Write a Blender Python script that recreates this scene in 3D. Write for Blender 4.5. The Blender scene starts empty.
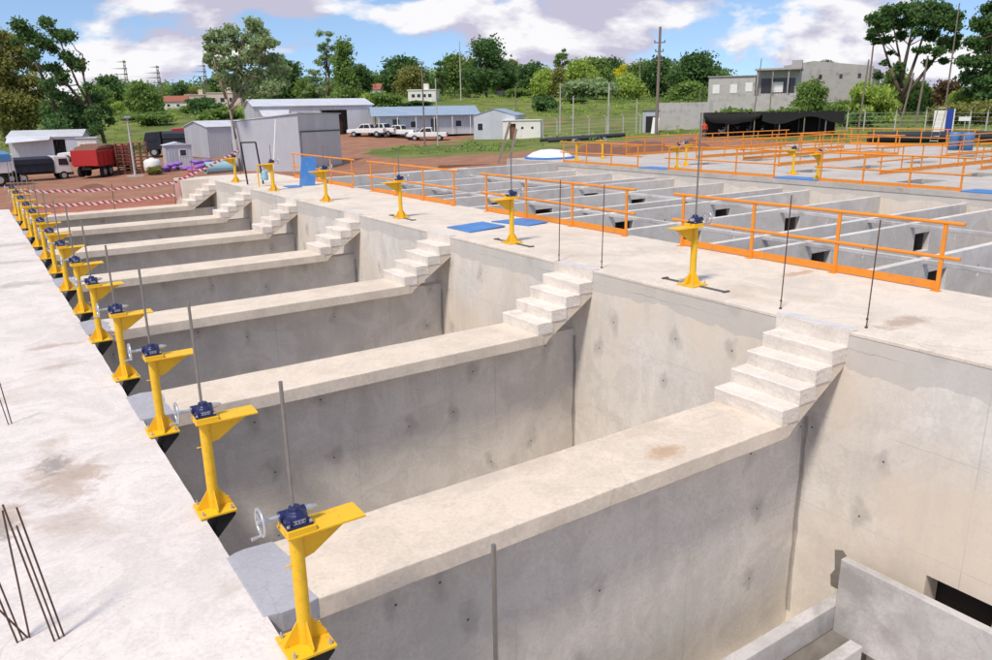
import bpy, bmesh, math, random
import numpy as np
from mathutils import Vector, Matrix, noise as mnoise
rnd = random.Random(7)
S = bpy.context.scene
COL = S.collection
# ------------------------------------------------------------------ camera
F = 775.89
CA = Vector((0.8274411712, -0.5613046277, -0.0166800177))
CB = Vector((0.1678445174, 0.2188623317, 0.9612114740))
CC = Vector((0.5358818210, 0.7981455974, -0.2753076085))
C0 = Vector((-1.28013, -4.44710, 2.56406))
cam = bpy.data.cameras.new('camera'); camo = bpy.data.objects.new('camera', cam); COL.objects.link(camo)
cam.sensor_width = 36; cam.lens = F*36/992; cam.clip_start = .05; cam.clip_end = 5000
camo.matrix_world = Matrix.Translation(C0) @ Matrix((CA, CB, -CC)).transposed().to_4x4()
S.camera = camo
def P(u, v, s): return C0 + s*(CA*((u-496)/F) - CB*((v-330)/F) + CC)
# ------------------------------------------------------------------ light
SUN = Vector((1.0, .50, -1.62)).normalized()      # direction the light travels
el = math.asin(-SUN.z); az = math.atan2(-SUN.x, -SUN.y)   # azimuth of the sun from +Y towards +X
sl = bpy.data.lights.new('sun', 'SUN'); sl.energy = 2.1; sl.angle = math.radians(8); sl.color = (1, .91, .79)
so = bpy.data.objects.new('sun', sl); COL.objects.link(so); so.rotation_euler = SUN.to_track_quat('-Z', 'Y').to_euler()
S.view_settings.view_transform = 'Standard'; S.view_settings.look = 'None'; S.view_settings.gamma = 1
S.view_settings.exposure = 0.82
W = bpy.data.worlds.new('World'); S.world = W; W.use_nodes = True
def world():
    nt = W.node_tree; N = nt.nodes; L = nt.links; N.clear()
    def nd(t, **k):
        n = N.new(t)
        for a, b in k.items(): setattr(n, a, b)
        return n
    sky = nd('ShaderNodeTexSky', sky_type='NISHITA', sun_disc=False, sun_elevation=el, sun_rotation=az)
    sky.air_density = 1.0; sky.dust_density = .2; sky.ozone_density = 2.2
    tc = nd('ShaderNodeTexCoord'); sep = nd('ShaderNodeSeparateXYZ'); L.new(tc.outputs['Generated'], sep.inputs[0])
    def m(op, a, b=None):
        n = nd('ShaderNodeMath', operation=op)
        for i, x in enumerate((a, b)):
            if x is None: continue
            if isinstance(x, (int, float)): n.inputs[i].default_value = x
            else: L.new(x, n.inputs[i])
        return n.outputs[0]
    def vec(x, y, z):
        c = nd('ShaderNodeCombineXYZ')
        for i_, s_ in enumerate((x, y, z)):
            if isinstance(s_, (int, float)): c.inputs[i_].default_value = s_
            else: L.new(s_, c.inputs[i_])
        return c.outputs[0]
    X, Y, Z = sep.outputs
    L.new(vec(X, Y, m('ADD', m('MAXIMUM', Z, 0), .13)), sky.inputs[0])
    def cloud(off):
        v = vec(m('ADD', X, 4.13), m('ADD', Y, 2.6), m('MULTIPLY', m('ADD', Z, off), 2.3))
        n = nd('ShaderNodeTexNoise'); n.inputs['Scale'].default_value = 5.2; n.inputs['Detail'].default_value = 10; n.inputs['Roughness'].default_value = .53; n.inputs['Distortion'].default_value = .15
        L.new(v, n.inputs['Vector']); return n.outputs[0]
    c0 = cloud(0); c1 = cloud(.035)
    r1 = nd('ShaderNodeValToRGB'); r1.color_ramp.elements[0].position = .475; r1.color_ramp.elements[1].position = .535
    L.new(c0, r1.inputs[0])
    sh = m('ADD', m('MULTIPLY', m('SUBTRACT', c0, c1), 4.5), m('SUBTRACT', 1.02, m('MULTIPLY', c0, .95)))
    r2 = nd('ShaderNodeValToRGB')
    e = r2.color_ramp.elements; e[0].position = .40; e[0].color = (3.3, 3.2, 4.0, 1); e[1].position = .76; e[1].color = (5.6, 5.55, 5.7, 1)
    L.new(sh, r2.inputs[0])
    mx = nd('ShaderNodeMix', data_type='RGBA'); L.new(r1.outputs[0], mx.inputs[0]); L.new(sky.outputs[0], mx.inputs[6]); L.new(r2.outputs[0], mx.inputs[7])
    bg = nd('ShaderNodeBackground'); bg.inputs[1].default_value = .098; L.new(mx.outputs[2], bg.inputs[0])
    out = nd('ShaderNodeOutputWorld'); L.new(bg.outputs[0], out.inputs[0])
world()
# ------------------------------------------------------------------ materials
MATS = {}
class NT:
    def __init__(s, name):
        s.m = bpy.data.materials.new(name); s.m.use_nodes = True; s.t = s.m.node_tree; s.N = s.t.nodes; s.L = s.t.links
        s.b = s.N['Principled BSDF']
    def n(s, t, ins=None, **k):
        x = s.N.new(t)
        for a, b in k.items(): setattr(x, a, b)
        for a, b in (ins or {}).items():
            if hasattr(b, 'is_output') or isinstance(b, bpy.types.NodeSocket): s.L.new(b, x.inputs[a])
            else: x.inputs[a].default_value = b
        return x
    def math(s, op, a, b=0.0, c=0.0, clamp=False):
        x = s.n('ShaderNodeMath', {0: a, 1: b, 2: c}, operation=op); x.use_clamp = clamp; return x.outputs[0]
    def noise(s, vec, scale, detail=4, rough=.5, dist=0):
        return s.n('ShaderNodeTexNoise', {'Vector': vec, 'Scale': scale, 'Detail': detail, 'Roughness': rough, 'Distortion': dist}).outputs[0]
    def ramp(s, f, p0, p1, c0=(0, 0, 0, 1), c1=(1, 1, 1, 1)):
        r = s.n('ShaderNodeValToRGB', {0: f}); e = r.color_ramp.elements
        e[0].position = p0; e[1].position = p1; e[0].color = c0; e[1].color = c1; return r.outputs[0]
    def mix(s, f, a, b, mode='MIX'):
        x = s.n('ShaderNodeMix', {0: f}, data_type='RGBA', blend_type=mode)
        for i, c in ((6, a), (7, b)):
            if isinstance(c, (tuple, list)): x.inputs[i].default_value = tuple(c)[:3]+(1,)
            else: s.L.new(c, x.inputs[i])
        return x.outputs[2]
    def out(s, col, rough=.8, bump=None, bs=.3, bd=.01, metal=0, spec=.5):
        if isinstance(col, (tuple, list)): s.b.inputs['Base Color'].default_value = tuple(col)[:3]+(1,)
        else: s.L.new(col, s.b.inputs['Base Color'])
        if isinstance(rough, (int, float)): s.b.inputs['Roughness'].default_value = rough
        else: s.L.new(rough, s.b.inputs['Roughness'])
        s.b.inputs['Metallic'].default_value = metal; s.b.inputs['Specular IOR Level'].default_value = spec
        if bump is not None:
            bn = s.n('ShaderNodeBump', {'Height': bump, 'Strength': bs, 'Distance': bd}); s.L.new(bn.outputs[0], s.b.inputs['Normal'])
        MATS[s.m.name] = s.m; return s.m
def paint(name, col, rough=.5, var=.12, scale=3, metal=0, spec=.5, dirt=None, dirt_amt=.5, splash=False):
    t = NT(name); g = t.n('ShaderNodeTexCoord').outputs['Object']
    n1 = t.noise(g, scale, 5, .6)
    c = t.mix(n1, [x*(1-var) for x in col], [min(1, x*(1+var)) for x in col])
    if dirt:
        c = t.mix(t.math('MULTIPLY', t.ramp(t.noise(g, scale*2.3, 7, .65), .52, .68), dirt_amt), c, dirt)
    if splash:
        vo = t.n('ShaderNodeTexVoronoi', {'Vector': g, 'Scale': 38.0}).outputs['Distance']
        c = t.mix(t.math('MULTIPLY', t.math('LESS_THAN', t.math('ADD', vo, t.math('MULTIPLY', t.noise(g, 60, 2), .2)), .23), t.ramp(t.noise(g, 4.5, 3), .5, .58)), c, (.52, .48, .42))
        c = t.mix(t.math('MULTIPLY', t.ramp(t.noise(g, 22, 6, .75), .60, .66), .55), c, [v*.45 for v in col])
        rough = t.math('ADD', rough, t.math('MULTIPLY', t.noise(g, 9, 4), .35))
    return t.out(c, rough, t.noise(g, scale*12, 3), .08, .004, metal, spec)
def concrete(name, base, stain, stain_amt=.5, dark=.75, wall=False, lo=.50, band=None, warm=None, panel=2.44, spots=()):
    t = NT(name); g = t.n('ShaderNodeNewGeometry').outputs['Position']
    sp = t.n('ShaderNodeSeparateXYZ', {0: g}); x, y, z = sp.outputs
    big = t.noise(g, .55, 4, .6); mid = t.noise(g, 3.1, 5, .65, .4); fine = t.noise(g, 28, 3, .7)
    c = t.mix(t.ramp(big, .3, .7), [v*dark for v in base], [min(1, v*1.08) for v in base])
    c = t.mix(t.math('MULTIPLY', t.ramp(mid, .35, .75), .45), c, [v*.82 for v in base])
    c = t.mix(t.math('MULTIPLY', t.ramp(fine, .3, .62, (1, 1, 1, 1), (0, 0, 0, 1)), .34), c, [v*.55 for v in base])
    c = t.mix(t.math('MULTIPLY', t.ramp(t.noise(g, 9, 5, .72, .6), .54, .66), .26), c, [v*.66 for v in base])
    pt = t.noise(t.n('ShaderNodeMapping', {0: g, 'Location': (1, 5, 8)}).outputs[0], 1.25, 9, .68, 1.4)
    c = t.mix(t.math('MULTIPLY', t.ramp(pt, .50, .535), .20), c, [min(1, v*1.22) for v in base])
    c = t.mix(t.math('MULTIPLY', t.ramp(pt, .40, .43, (1, 1, 1, 1), (0, 0, 0, 1)), .22), c, [v*.72 for v in base])
    vd = t.n('ShaderNodeMix', {0: .12}, data_type='VECTOR'); t.L.new(g, vd.inputs[4]); t.L.new(t.n('ShaderNodeTexNoise', {'Vector': g, 'Scale': 1.9, 'Detail': 6, 'Roughness': .65}).outputs['Color'], vd.inputs[5])
    cr = t.n('ShaderNodeTexVoronoi', {'Vector': vd.outputs[1], 'Scale': .75}, feature='DISTANCE_TO_EDGE').outputs['Distance']
    crm = t.math('MULTIPLY', t.math('LESS_THAN', cr, .0045), t.ramp(t.noise(g, .5, 3), .50, .60))
    c = t.mix(t.math('MULTIPLY', crm, 0.0 if wall else .22), c, [v*.4 for v in base])
    bh = t.n('ShaderNodeTexVoronoi', {'Vector': g, 'Scale': 13.0}).outputs['Distance']
    bhm = t.math('MULTIPLY', t.math('LESS_THAN', bh, .085), t.ramp(t.noise(g, 1.3, 4), .48, .56))
    c = t.mix(t.math('MULTIPLY', bhm, .5), c, [v*.4 for v in base])
    if warm:
        wn = t.noise(t.n('ShaderNodeMapping', {0: g, 'Location': (9, 4, 1)}).outputs[0], .38, 5, .6)
        c = t.mix(t.math('MULTIPLY', t.ramp(wn, .42, .62), .8), c, warm)
    st = t.noise(t.n('ShaderNodeMapping', {0: g, 'Location': (3, 7, 2)}).outputs[0], .75, 8, .62, .8)
    c = t.mix(t.math('MULTIPLY', t.ramp(st, lo, lo+.16), stain_amt), c, stain)
    for (sx, sy, rx, ry, colr, amt) in spots:
        jn = t.math('MULTIPLY', t.math('SUBTRACT', t.noise(g, 3.0, 8, .72, 1.2), .5), 2.9)
        dx = t.math('DIVIDE', t.math('SUBTRACT', x, sx), rx); dy = t.math('DIVIDE', t.math('SUBTRACT', y, sy), ry)
        dd = t.math('ADD', t.math('SQRT', t.math('ADD', t.math('MULTIPLY', dx, dx), t.math('MULTIPLY', dy, dy))), jn)
        c = t.mix(t.math('MULTIPLY', t.ramp(dd, .45, 1.15, (1, 1, 1, 1), (0, 0, 0, 1)), amt), c, colr)
    h = t.math('ADD', t.math('MULTIPLY', t.noise(g, 45, 2, .7), .5), t.math('MULTIPLY', t.noise(g, 6, 2, .6), .7))
    if wall:
        u = t.math('ADD', x, y)
        uz = t.n('ShaderNodeCombineXYZ', {0: u, 1: t.math('MULTIPLY', z, .16), 2: 0.0}).outputs[0]
        strk = t.noise(uz, 2.6, 6, .6)
        c = t.mix(t.math('MULTIPLY', t.ramp(strk, .48, .72), .32), c, [v*.62 for v in base])
        c = t.mix(t.math('MULTIPLY', t.ramp(t.noise(uz, 1.1, 6, .6, .3), .54, .66), .4), c, (.52, .49, .44))
        # formwork joints
        wob = t.math('MULTIPLY', t.math('SUBTRACT', t.noise(g, 1.7, 2), .5), .03)
        def lines(co, per, off, w):
            f = t.math('FRACT', t.math('DIVIDE', t.math('ADD', t.math('ADD', co, off), wob), per))
            return t.math('LESS_THAN', t.math('ABSOLUTE', t.math('SUBTRACT', f, .5)), w/per)
        ln = t.math('MAXIMUM', lines(u, panel, .3, .006), lines(z, 1.22, .52, .004))
        c = t.mix(t.math('MULTIPLY', ln, t.math('MULTIPLY', t.ramp(t.noise(g, .9, 3), .42, .62), .40)), c, [v*.45 for v in base])
        # tie holes: a loose lattice of dark plugged spots with a smear below
        jit = t.n('ShaderNodeTexNoise', {'Vector': g, 'Scale': 4.0, 'Detail': 4}).outputs['Color']
        js = t.n('ShaderNodeSeparateXYZ', {0: jit})
        def cell(co, per, off, j): 
            a = t.math('DIVIDE', t.math('ADD', co, off), per)
            return t.math('FLOOR', a), t.math('MULTIPLY', t.math('ADD', t.math('SUBTRACT', t.math('FRACT', a), .5), 0.0), per)
        iu, fu = cell(u, 1.22, .1, 0); iz, fz = cell(z, .78, .25, 0)
        idv = t.n('ShaderNodeCombineXYZ', {0: iu, 1: iz, 2: 1.0}).outputs[0]
        wn = t.n('ShaderNodeTexWhiteNoise', {0: idv}, noise_dimensions='3D')
        ws = t.n('ShaderNodeSeparateXYZ', {0: wn.outputs['Color']})
        fu = t.math('ADD', fu, t.math('MULTIPLY', t.math('SUBTRACT', ws.outputs[0], .5), .85))
        fz = t.math('ADD', fz, t.math('MULTIPLY', t.math('SUBTRACT', ws.outputs[1], .5), .5))
        fu2 = t.math('ADD', fu, t.math('MULTIPLY', t.math('SUBTRACT', js.outputs[0], .5), .42))
        fz2 = t.math('ADD', fz, t.math('MULTIPLY', t.math('SUBTRACT', js.outputs[1], .5), .5))
        d = t.math('SQRT', t.math('ADD', t.math('POWER', fu2, 2.0), t.math('POWER', t.math('MULTIPLY', fz2, .55), 2.0)))
        smear = t.ramp(d, .035, .125, (1, 1, 1, 1), (0, 0, 0, 1))
        on = t.math('GREATER_THAN', ws.outputs[2], .40)
        c = t.mix(t.math('MULTIPLY', t.math('MULTIPLY', smear, on), .52), c, [v*.5 for v in base])
        d2 = t.math('SQRT', t.math('ADD', t.math('POWER', fu, 2.0), t.math('POWER', fz, 2.0)))
        hole = t.math('MULTIPLY', t.math('LESS_THAN', d2, .014), on)
        c = t.mix(t.math('MULTIPLY', hole, .85), c, (.05, .05, .05))
    if band:   # damp cast-on strip under the deck lip, ragged lower edge
        zb, amt, colr = band
        e = t.math('ADD', z, t.math('MULTIPLY', t.math('SUBTRACT', t.noise(g, .8, 5, .6), .5), .55))
        mk = t.math('GREATER_THAN', e, zb)
        c = t.mix(t.math('MULTIPLY', mk, amt), c, colr)
        crack = t.math('LESS_THAN', t.math('ABSOLUTE', t.math('ADD', t.math('ADD', z, .21), t.math('MULTIPLY', t.math('SUBTRACT', t.noise(g, 2.2, 6, .7), .5), .14))), .006)
        c = t.mix(t.math('MULTIPLY', t.math('MULTIPLY', crack, t.ramp(t.noise(g, .7, 3), .45, .62)), .55), c, [v*.35 for v in base])
    return t.out(c, .88, h, .35, .012, 0, .3)
def corrugated(name, col, period=.2, axis=None, rust=0):
    t = NT(name); g = t.n('ShaderNodeTexCoord').outputs['Object']; sp = t.n('ShaderNodeSeparateXYZ', {0: g})
    w = t.math('SINE', t.math('MULTIPLY', t.math('ADD', sp.outputs[0], sp.outputs[1]), 6.283/period))
    n1 = t.noise(g, .7, 6, .6)
    sheet = t.n('ShaderNodeTexWhiteNoise', {'W': t.math('FLOOR', t.math('DIVIDE', t.math('ADD', sp.outputs[0], sp.outputs[1]), 1.1))}, noise_dimensions='1D').outputs[0]
    c = t.mix(n1, [v*.85 for v in col], [min(1, v*1.1) for v in col])
    c = t.mix(t.math('MULTIPLY', sheet, .3), c, [v*.7 for v in col])
    if rust: c = t.mix(t.math('MULTIPLY', t.ramp(t.noise(g, 1.3, 7, .7), .55, .7), rust), c, (.28, .16, .09))
    return t.out(c, .45, w, .5, .02, .25)
def leafmat(name, c1, c2, c3=None):
    t = NT(name); g = t.n('ShaderNodeNewGeometry'); r = g.outputs['Random Per Island']
    cl = t.noise(g.outputs['Position'], .45, 3, .5)
    c = t.mix(t.ramp(cl, .35, .65), c1, c2)
    c = t.mix(t.math('MULTIPLY', r, .5), c, c3 or [v*1.5 for v in c2])
    m = t.out(c, .6, spec=.25)
    tr = t.n('ShaderNodeBsdfTranslucent'); t.L.new(c, tr.inputs[0])
    ad = t.n('ShaderNodeMixShader', {0: .42}); t.L.new(t.b.outputs[0], ad.inputs[1]); t.L.new(tr.outputs[0], ad.inputs[2])
    t.L.new(ad.outputs[0], t.N['Material Output'].inputs[0]); return m
def gz(u, v, z):
    d = P(u, v, 1)-C0; k = (z-C0.z)/d.z; return C0+d*k
def spot(u, v, z, rx, ry, col, amt):
    p = gz(u, v, z); return (p.x, p.y, rx, ry, col, amt)
BR = (.34, .24, .17); GY = (.27, .25, .235)
concrete('deck_concrete', (0.713, 0.659, 0.632), (.40, .31, .24), .5, .88, lo=.57, spots=[spot(62, 478, -.9, .42, .75, BR, .5), spot(54, 466, -.9, .17, .26, GY, .75), spot(6, 520, -.9, .22, .40, BR, .55), spot(3, 528, -.9, .13, .3, GY, .6), spot(46, 347, -.9, .45, .16, BR, .5), spot(58, 366, -.9, .4, .12, BR, .35), spot(22, 284, -.9, .8, .35, GY, .45), spot(12, 262, -.9, .7, .3, GY, .45), spot(8, 245, -.9, .8, .4, GY, .4), spot(95, 470, -.9, .3, .2, BR, .3), spot(65, 520, -.9, .3, .18, BR, .25)])
concrete('central_deck_concrete', (0.702, 0.626, 0.540), (.42, .30, .21), .4, .88, lo=.58, spots=[spot(905, 322, 0, .55, .2, BR, .6), spot(800, 273, 0, .5, .12, (.45, .22, .10), .55), spot(760, 300, 0, .25, .5, (.5, .42, .3), .3), spot(655, 250, 0, .9, .5, (.45, .42, .38), .3)])
concrete('walkway_concrete', (0.691, 0.599, 0.497), (.46, .34, .25), .45, .90, lo=.57, spots=[spot(668, 450, -.9, .35, .18, (.42, .26, .13), .6), spot(480, 478, -.9, .7, .2, (.47, .40, .34), .4), spot(640, 430, -.9, .5, .15, (.45, .36, .28), .35), spot(540, 460, -.9, .5, .2, (.45, .36, .28), .3)])
concrete('wall_concrete', (0.691, 0.643, 0.594), (.44, .40, .365), .5, .84, wall=True, lo=.55)
concrete('side_wall_concrete', (0.734, 0.686, 0.632), (.50, .46, .42), .45, .84, wall=True, lo=.56, band=(-.36, .55, (.46, .44, .42)), warm=(.70, .60, .49))
concrete('baffle_concrete', (0.670, 0.637, 0.605), (.42, .385, .35), .5, .82, lo=.55)
concrete('mortar_grey', (.40, .40, .44), (.33, .33, .36), .3, .92)
concrete('mortar_brown', (.47, .43, .385), (.30, .27, .24), .6, .75)
concrete('mortar_white', (.62, .60, .61), (.5, .49, .5), .4, .92)
concrete('step_concrete', (0.734, 0.670, 0.605), (.46, .40, .34), .5, .88, lo=.54)
concrete('far_deck_concrete', (.50, .47, .44), (.34, .29, .25), .5, .84, lo=.54)
concrete('mortar_shade_dark', (.16, .14, .12), (.30, .28, .26), .5, .7)  # dark mortar, also the painted shade inside the boxes behind the openings
concrete('precast_concrete', (.58, .56, .56), (.27, .255, .245), .7, .76, lo=.49)
concrete('post_concrete', (.50, .48, .45), (.3, .28, .25), .4, .8)
paint('yellow_paint', (.80, .46, .012), .38, .06, 4, dirt=(.45, .26, .03), dirt_amt=.45, splash=True)
paint('orange_paint', (.74, .25, .018), .42, .08, 2, dirt=(.50, .20, .06), dirt_amt=.5, splash=True)
paint('blue_enamel', (.012, .017, .085), .34, .15, 9)
paint('blue_sheet', (.05, .20, .52), .5, .18, 1.2, dirt=(.25, .33, .45), dirt_amt=.4)
paint('galvanised', (.55, .56, .58), .35, .15, 6, .7)
paint('threaded_steel', (.26, .24, .22), .42, .25, 14, .6)
paint('rusty_rebar', (.10, .05, .035), .85, .3, 20)
paint('black_steel', (.012, .012, .013), .55, .3, 5)
paint('dark_void', (.02, .017, .015), .9, .3, 3)  # near-black, stands in for the shade in the wall opening and slab slits
paint('dark_steel', (.09, .085, .08), .6, .3, 5)
paint('white_paint', (.74, .74, .73), .4, .05, 1.5, dirt=(.45, .40, .34), dirt_amt=.25)
paint('white_wall', (.72, .70, .66), .8, .08, .6, dirt=(.42, .38, .33), dirt_amt=.4)
paint('cream_wall', (.62, .50, .42), .85, .12, .6)
paint('grey_render', (.43, .41, .40), .9, .16, .5, dirt=(.17, .16, .15), dirt_amt=.5)
paint('grey_block', (.38, .36, .35), .92, .2, .4, dirt=(.14, .13, .12), dirt_amt=.5)
paint('red_paint', (.42, .022, .022), .4, .12, 1.5)
paint('navy_tarp', (.012, .016, .030), .6, .35, 1.2)
paint('shade_net', (.010, .010, .011), .85, .5, 1.0)
paint('rubber', (.015, .015, .015), .85, .2, 5)
paint('window_glass', (.03, .035, .045), .12, .2, 1, 0, .6)
paint('bark', (.12, .085, .06), .95, .3, 3)
paint('pale_bark', (.26, .21, .17), .95, .25, 2)
paint('pole_wood', (.20, .165, .135), .9, .25, 3)
paint('rust_crate', (.21, .085, .045), .85, .4, 3)
paint('purple_plastic', (.26, .13, .50), .6, .25, 2)
paint('cyan_plastic', (.28, .48, .55), .5, .12, 1)
paint('blue_drum', (.07, .20, .42), .45, .15, 1)
paint('blue_panel', (.02, .05, .30), .45, .15, 1)
paint('dirt_heap', (.18, .085, .055), .95, .35, 1.4)
paint('orange_shirt', (.62, .08, .02), .8, .1, 4)
paint('dark_trousers', (.04, .045, .07), .85, .2, 4)
paint('skin', (.30, .16, .10), .6, .1, 4)
paint('tile_red', (.30, .10, .06), .85, .2, 2)
paint('net_pink', (.66, .16, .13), .7, .15, 2)
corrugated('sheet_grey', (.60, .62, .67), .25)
corrugated('sheet_dark', (.52, .54, .59), .25)  # darker copy of the grey sheet, also paints the near shed's shaded wall
corrugated('sheet_roof', (.68, .70, .75), .25)
corrugated('sheet_blue_roof', (.34, .44, .56), .25)
leafmat('leaf_dark', (0.057, 0.117, 0.038), (0.109, 0.199, 0.061))
leafmat('leaf_mid', (0.115, 0.203, 0.047), (0.203, 0.299, 0.076))
leafmat('leaf_bright', (0.250, 0.357, 0.064), (0.365, 0.470, 0.099))
leafmat('leaf_olive', (0.180, 0.199, 0.052), (0.283, 0.283, 0.084))
leafmat('leaf_grey', (0.199, 0.293, 0.132), (0.312, 0.406, 0.199))
leafmat('leaf_yellow', (0.600, 0.452, 0.023), (0.600, 0.600, 0.038))
leafmat('leaf_bronze', (0.094, 0.067, 0.033), (0.189, 0.113, 0.057))
def tape_mat():
    t = NT('tape'); uv = t.n('ShaderNodeUVMap').outputs[0]; sp = t.n('ShaderNodeSeparateXYZ', {0: uv})
    f = t.math('GREATER_THAN', t.math('FRACT', t.math('ADD', t.math('MULTIPLY', sp.outputs[0], 4.4), t.math('MULTIPLY', sp.outputs[1], .5))), .5)
    return t.out(t.mix(f, (.78, .76, .74), (.58, .03, .04)), .5)
tape_mat()
def stripes_mat():   # maker's plate on the gearbox: white border and strokes on blue
    t = NT('name_plate'); sp = t.n('ShaderNodeSeparateXYZ', {0: t.n('ShaderNodeTexCoord').outputs['Generated']})
    a = t.math('GREATER_THAN', t.math('FRACT', t.math('MULTIPLY', sp.outputs[0], 3.6)), .45)
    b = t.math('GREATER_THAN', t.math('ABSOLUTE', t.math('SUBTRACT', sp.outputs[2], .5)), .28)
    return t.out(t.mix(t.math('MULTIPLY', t.math('MAXIMUM', a, b), .8), (.02, .03, .10), (.34, .34, .37)), .4)
stripes_mat()
def M(n): return MATS[n]
# ------------------------------------------------------------------ mesh helpers
class MB:
    def __init__(s): s.v = []; s.f = []; s.uv = None
    def box(s, x0, x1, y0, y1, z0, z1):
        i = len(s.v)
        s.v += [(x0, y0, z0), (x1, y0, z0), (x1, y1, z0), (x0, y1, z0), (x0, y0, z1), (x1, y0, z1), (x1, y1, z1), (x0, y1, z1)]
        s.f += [tuple(i+k for k in q) for q in ((3, 2, 1, 0), (4, 5, 6, 7), (0, 1, 5, 4), (1, 2, 6, 5), (2, 3, 7, 6), (3, 0, 4, 7))]; return s
    def prism(s, pts, d):     # polygon pts (3d) extruded by vector d
        i = len(s.v); n = len(pts); d = Vector(d)
        s.v += [tuple(p) for p in pts]+[tuple(Vector(p)+d) for p in pts]
        s.f += [tuple(range(i, i+n))[::-1], tuple(range(i+n, i+2*n))]
        s.f += [(i+k, i+(k+1) % n, i+n+(k+1) % n, i+n+k) for k in range(n)]; return s
    def tube(s, p0, p1, r0, r1=None, n=10, cap=True):
        p0 = Vector(p0); p1 = Vector(p1); r1 = r0 if r1 is None else r1
        d = (p1-p0); q = d.to_track_quat('Z', 'Y'); i = len(s.v)
        for p, r in ((p0, r0), (p1, r1)):
            for k in range(n):
                a = 2*math.pi*k/n; s.v.append(tuple(p+q @ Vector((r*math.cos(a), r*math.sin(a), 0))))
        s.f += [(i+k, i+(k+1) % n, i+n+(k+1) % n, i+n+k) for k in range(n)]
        if cap: s.f += [tuple(range(i, i+n))[::-1], tuple(range(i+n, i+2*n))]
        return s
    def path(s, pts, rs, n=8):
        for k in range(len(pts)-1): s.tube(pts[k], pts[k+1], rs[k], rs[k+1], n)
        return s
    def lathe(s, prof, c=(0, 0, 0), n=16):   # (r,z) profile
        i = len(s.v); m = len(prof)
        for r, z in prof:
            for k in range(n):
                a = 2*math.pi*k/n; s.v.append((c[0]+r*math.cos(a), c[1]+r*math.sin(a), c[2]+z))
        for j in range(m-1):
            s.f += [(i+j*n+k, i+j*n+(k+1) % n, i+(j+1)*n+(k+1) % n, i+(j+1)*n+k) for k in range(n)]
        s.f += [tuple(range(i, i+n))[::-1], tuple(range(i+(m-1)*n, i+m*n))]; return s
    def torus(s, c, R, r, axis='X', n=20, m=8):
        i = len(s.v); c = Vector(c)
        for k in range(n):
            a = 2*math.pi*k/n
            for j in range(m):
                b = 2*math.pi*j/m; w = R+r*math.cos(b); p = (r*math.sin(b), w*math.cos(a), w*math.sin(a))
                if axis == 'Z': p = (p[1], p[2], p[0])
                if axis == 'Y': p = (p[1], p[0], p[2])
                s.v.append(tuple(c+Vector(p)))
        s.f += [(i+k*m+j, i+((k+1) % n)*m+j, i+((k+1) % n)*m+(j+1) % m, i+k*m+(j+1) % m) for k in range(n) for j in range(m)]; return s
    def mesh(s, name='m', smooth=False):
        me = bpy.data.meshes.new(name); me.from_pydata(s.v, [], s.f)
        bm = bmesh.new(); bm.from_mesh(me); bmesh.ops.recalc_face_normals(bm, faces=bm.faces); bm.to_mesh(me); bm.free()
        if smooth:
            for p in me.polygons: p.use_smooth = True
        return me
    def build(s, name, mat, parent=None, smooth=False, bevel=0, loc=None, angle=False):
        me = s.mesh(name, smooth); me.materials.append(M(mat)); o = bpy.data.objects.new(name, me); COL.objects.link(o)
        if parent: o.parent = parent
        if loc: o.location = loc
        if bevel:
            b = o.modifiers.new('bevel', 'BEVEL'); b.width = bevel; b.segments = 2; b.limit_method = 'ANGLE'
        return o
def empty(name, loc=(0, 0, 0), rz=0, label=None, cat=None, group=None):
    o = bpy.data.objects.new(name, None); COL.objects.link(o); o.location = loc; o.rotation_euler.z = rz; o.empty_display_size = .2
    return tag(o, label, cat, group)
def tag(o, label=None, cat=None, group=None, kind=None):
    for k, v in (('label', label), ('category', cat), ('group', group), ('kind', kind)):
        if v: o[k] = v
    return o
def copy_tree(o, parent=None):
    c = o.copy(); COL.objects.link(c); c.parent = parent
    for ch in list(o.children): copy_tree(ch, c)
    return c
ORD = ['first', 'second', 'third', 'fourth', 'fifth', 'sixth', 'seventh', 'eighth', 'ninth', 'tenth', 'eleventh', 'twelfth', 'thirteenth', 'fourteenth', 'fifteenth']
def plate(u0, u1, v0, v1, holes, fn, thick, mb=None):
    """plate in (u,v) with rectangular holes; fn(u,v,w) -> xyz, w in 0..thick"""
    mb = mb or MB()
    us = sorted({u0, u1, *[h[0] for h in holes], *[h[1] for h in holes]}); vs = sorted({v0, v1, *[h[2] for h in holes], *[h[3] for h in holes]})
    us = [u for u in us if u0 <= u <= u1]; vs = [v for v in vs if v0 <= v <= v1]
    solid = lambda i, j: 0 <= i < len(us)-1 and 0 <= j < len(vs)-1 and not any(h[0] < (us[i]+us[i+1])/2 < h[1] and h[2] < (vs[j]+vs[j+1])/2 < h[3] for h in holes)
    idx = {}
    def V(i, j, k):
        if (i, j, k) not in idx: idx[(i, j, k)] = len(mb.v); mb.v.append(tuple(fn(us[i], vs[j], thick*k)))
        return idx[(i, j, k)]
    for i in range(len(us)-1):
        for j in range(len(vs)-1):
            if not solid(i, j): continue
            for k in (0, 1): mb.f.append((V(i, j, k), V(i+1, j, k), V(i+1, j+1, k), V(i, j+1, k)))
            for di, dj, a, b in ((-1, 0, (i, j), (i, j+1)), (1, 0, (i+1, j), (i+1, j+1)), (0, -1, (i, j), (i+1, j)), (0, 1, (i, j+1), (i+1, j+1))):
                if not solid(i+di, j+dj): mb.f.append((V(*a, 0), V(*b, 0), V(*b, 1), V(*a, 1)))
    return mb
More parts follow.
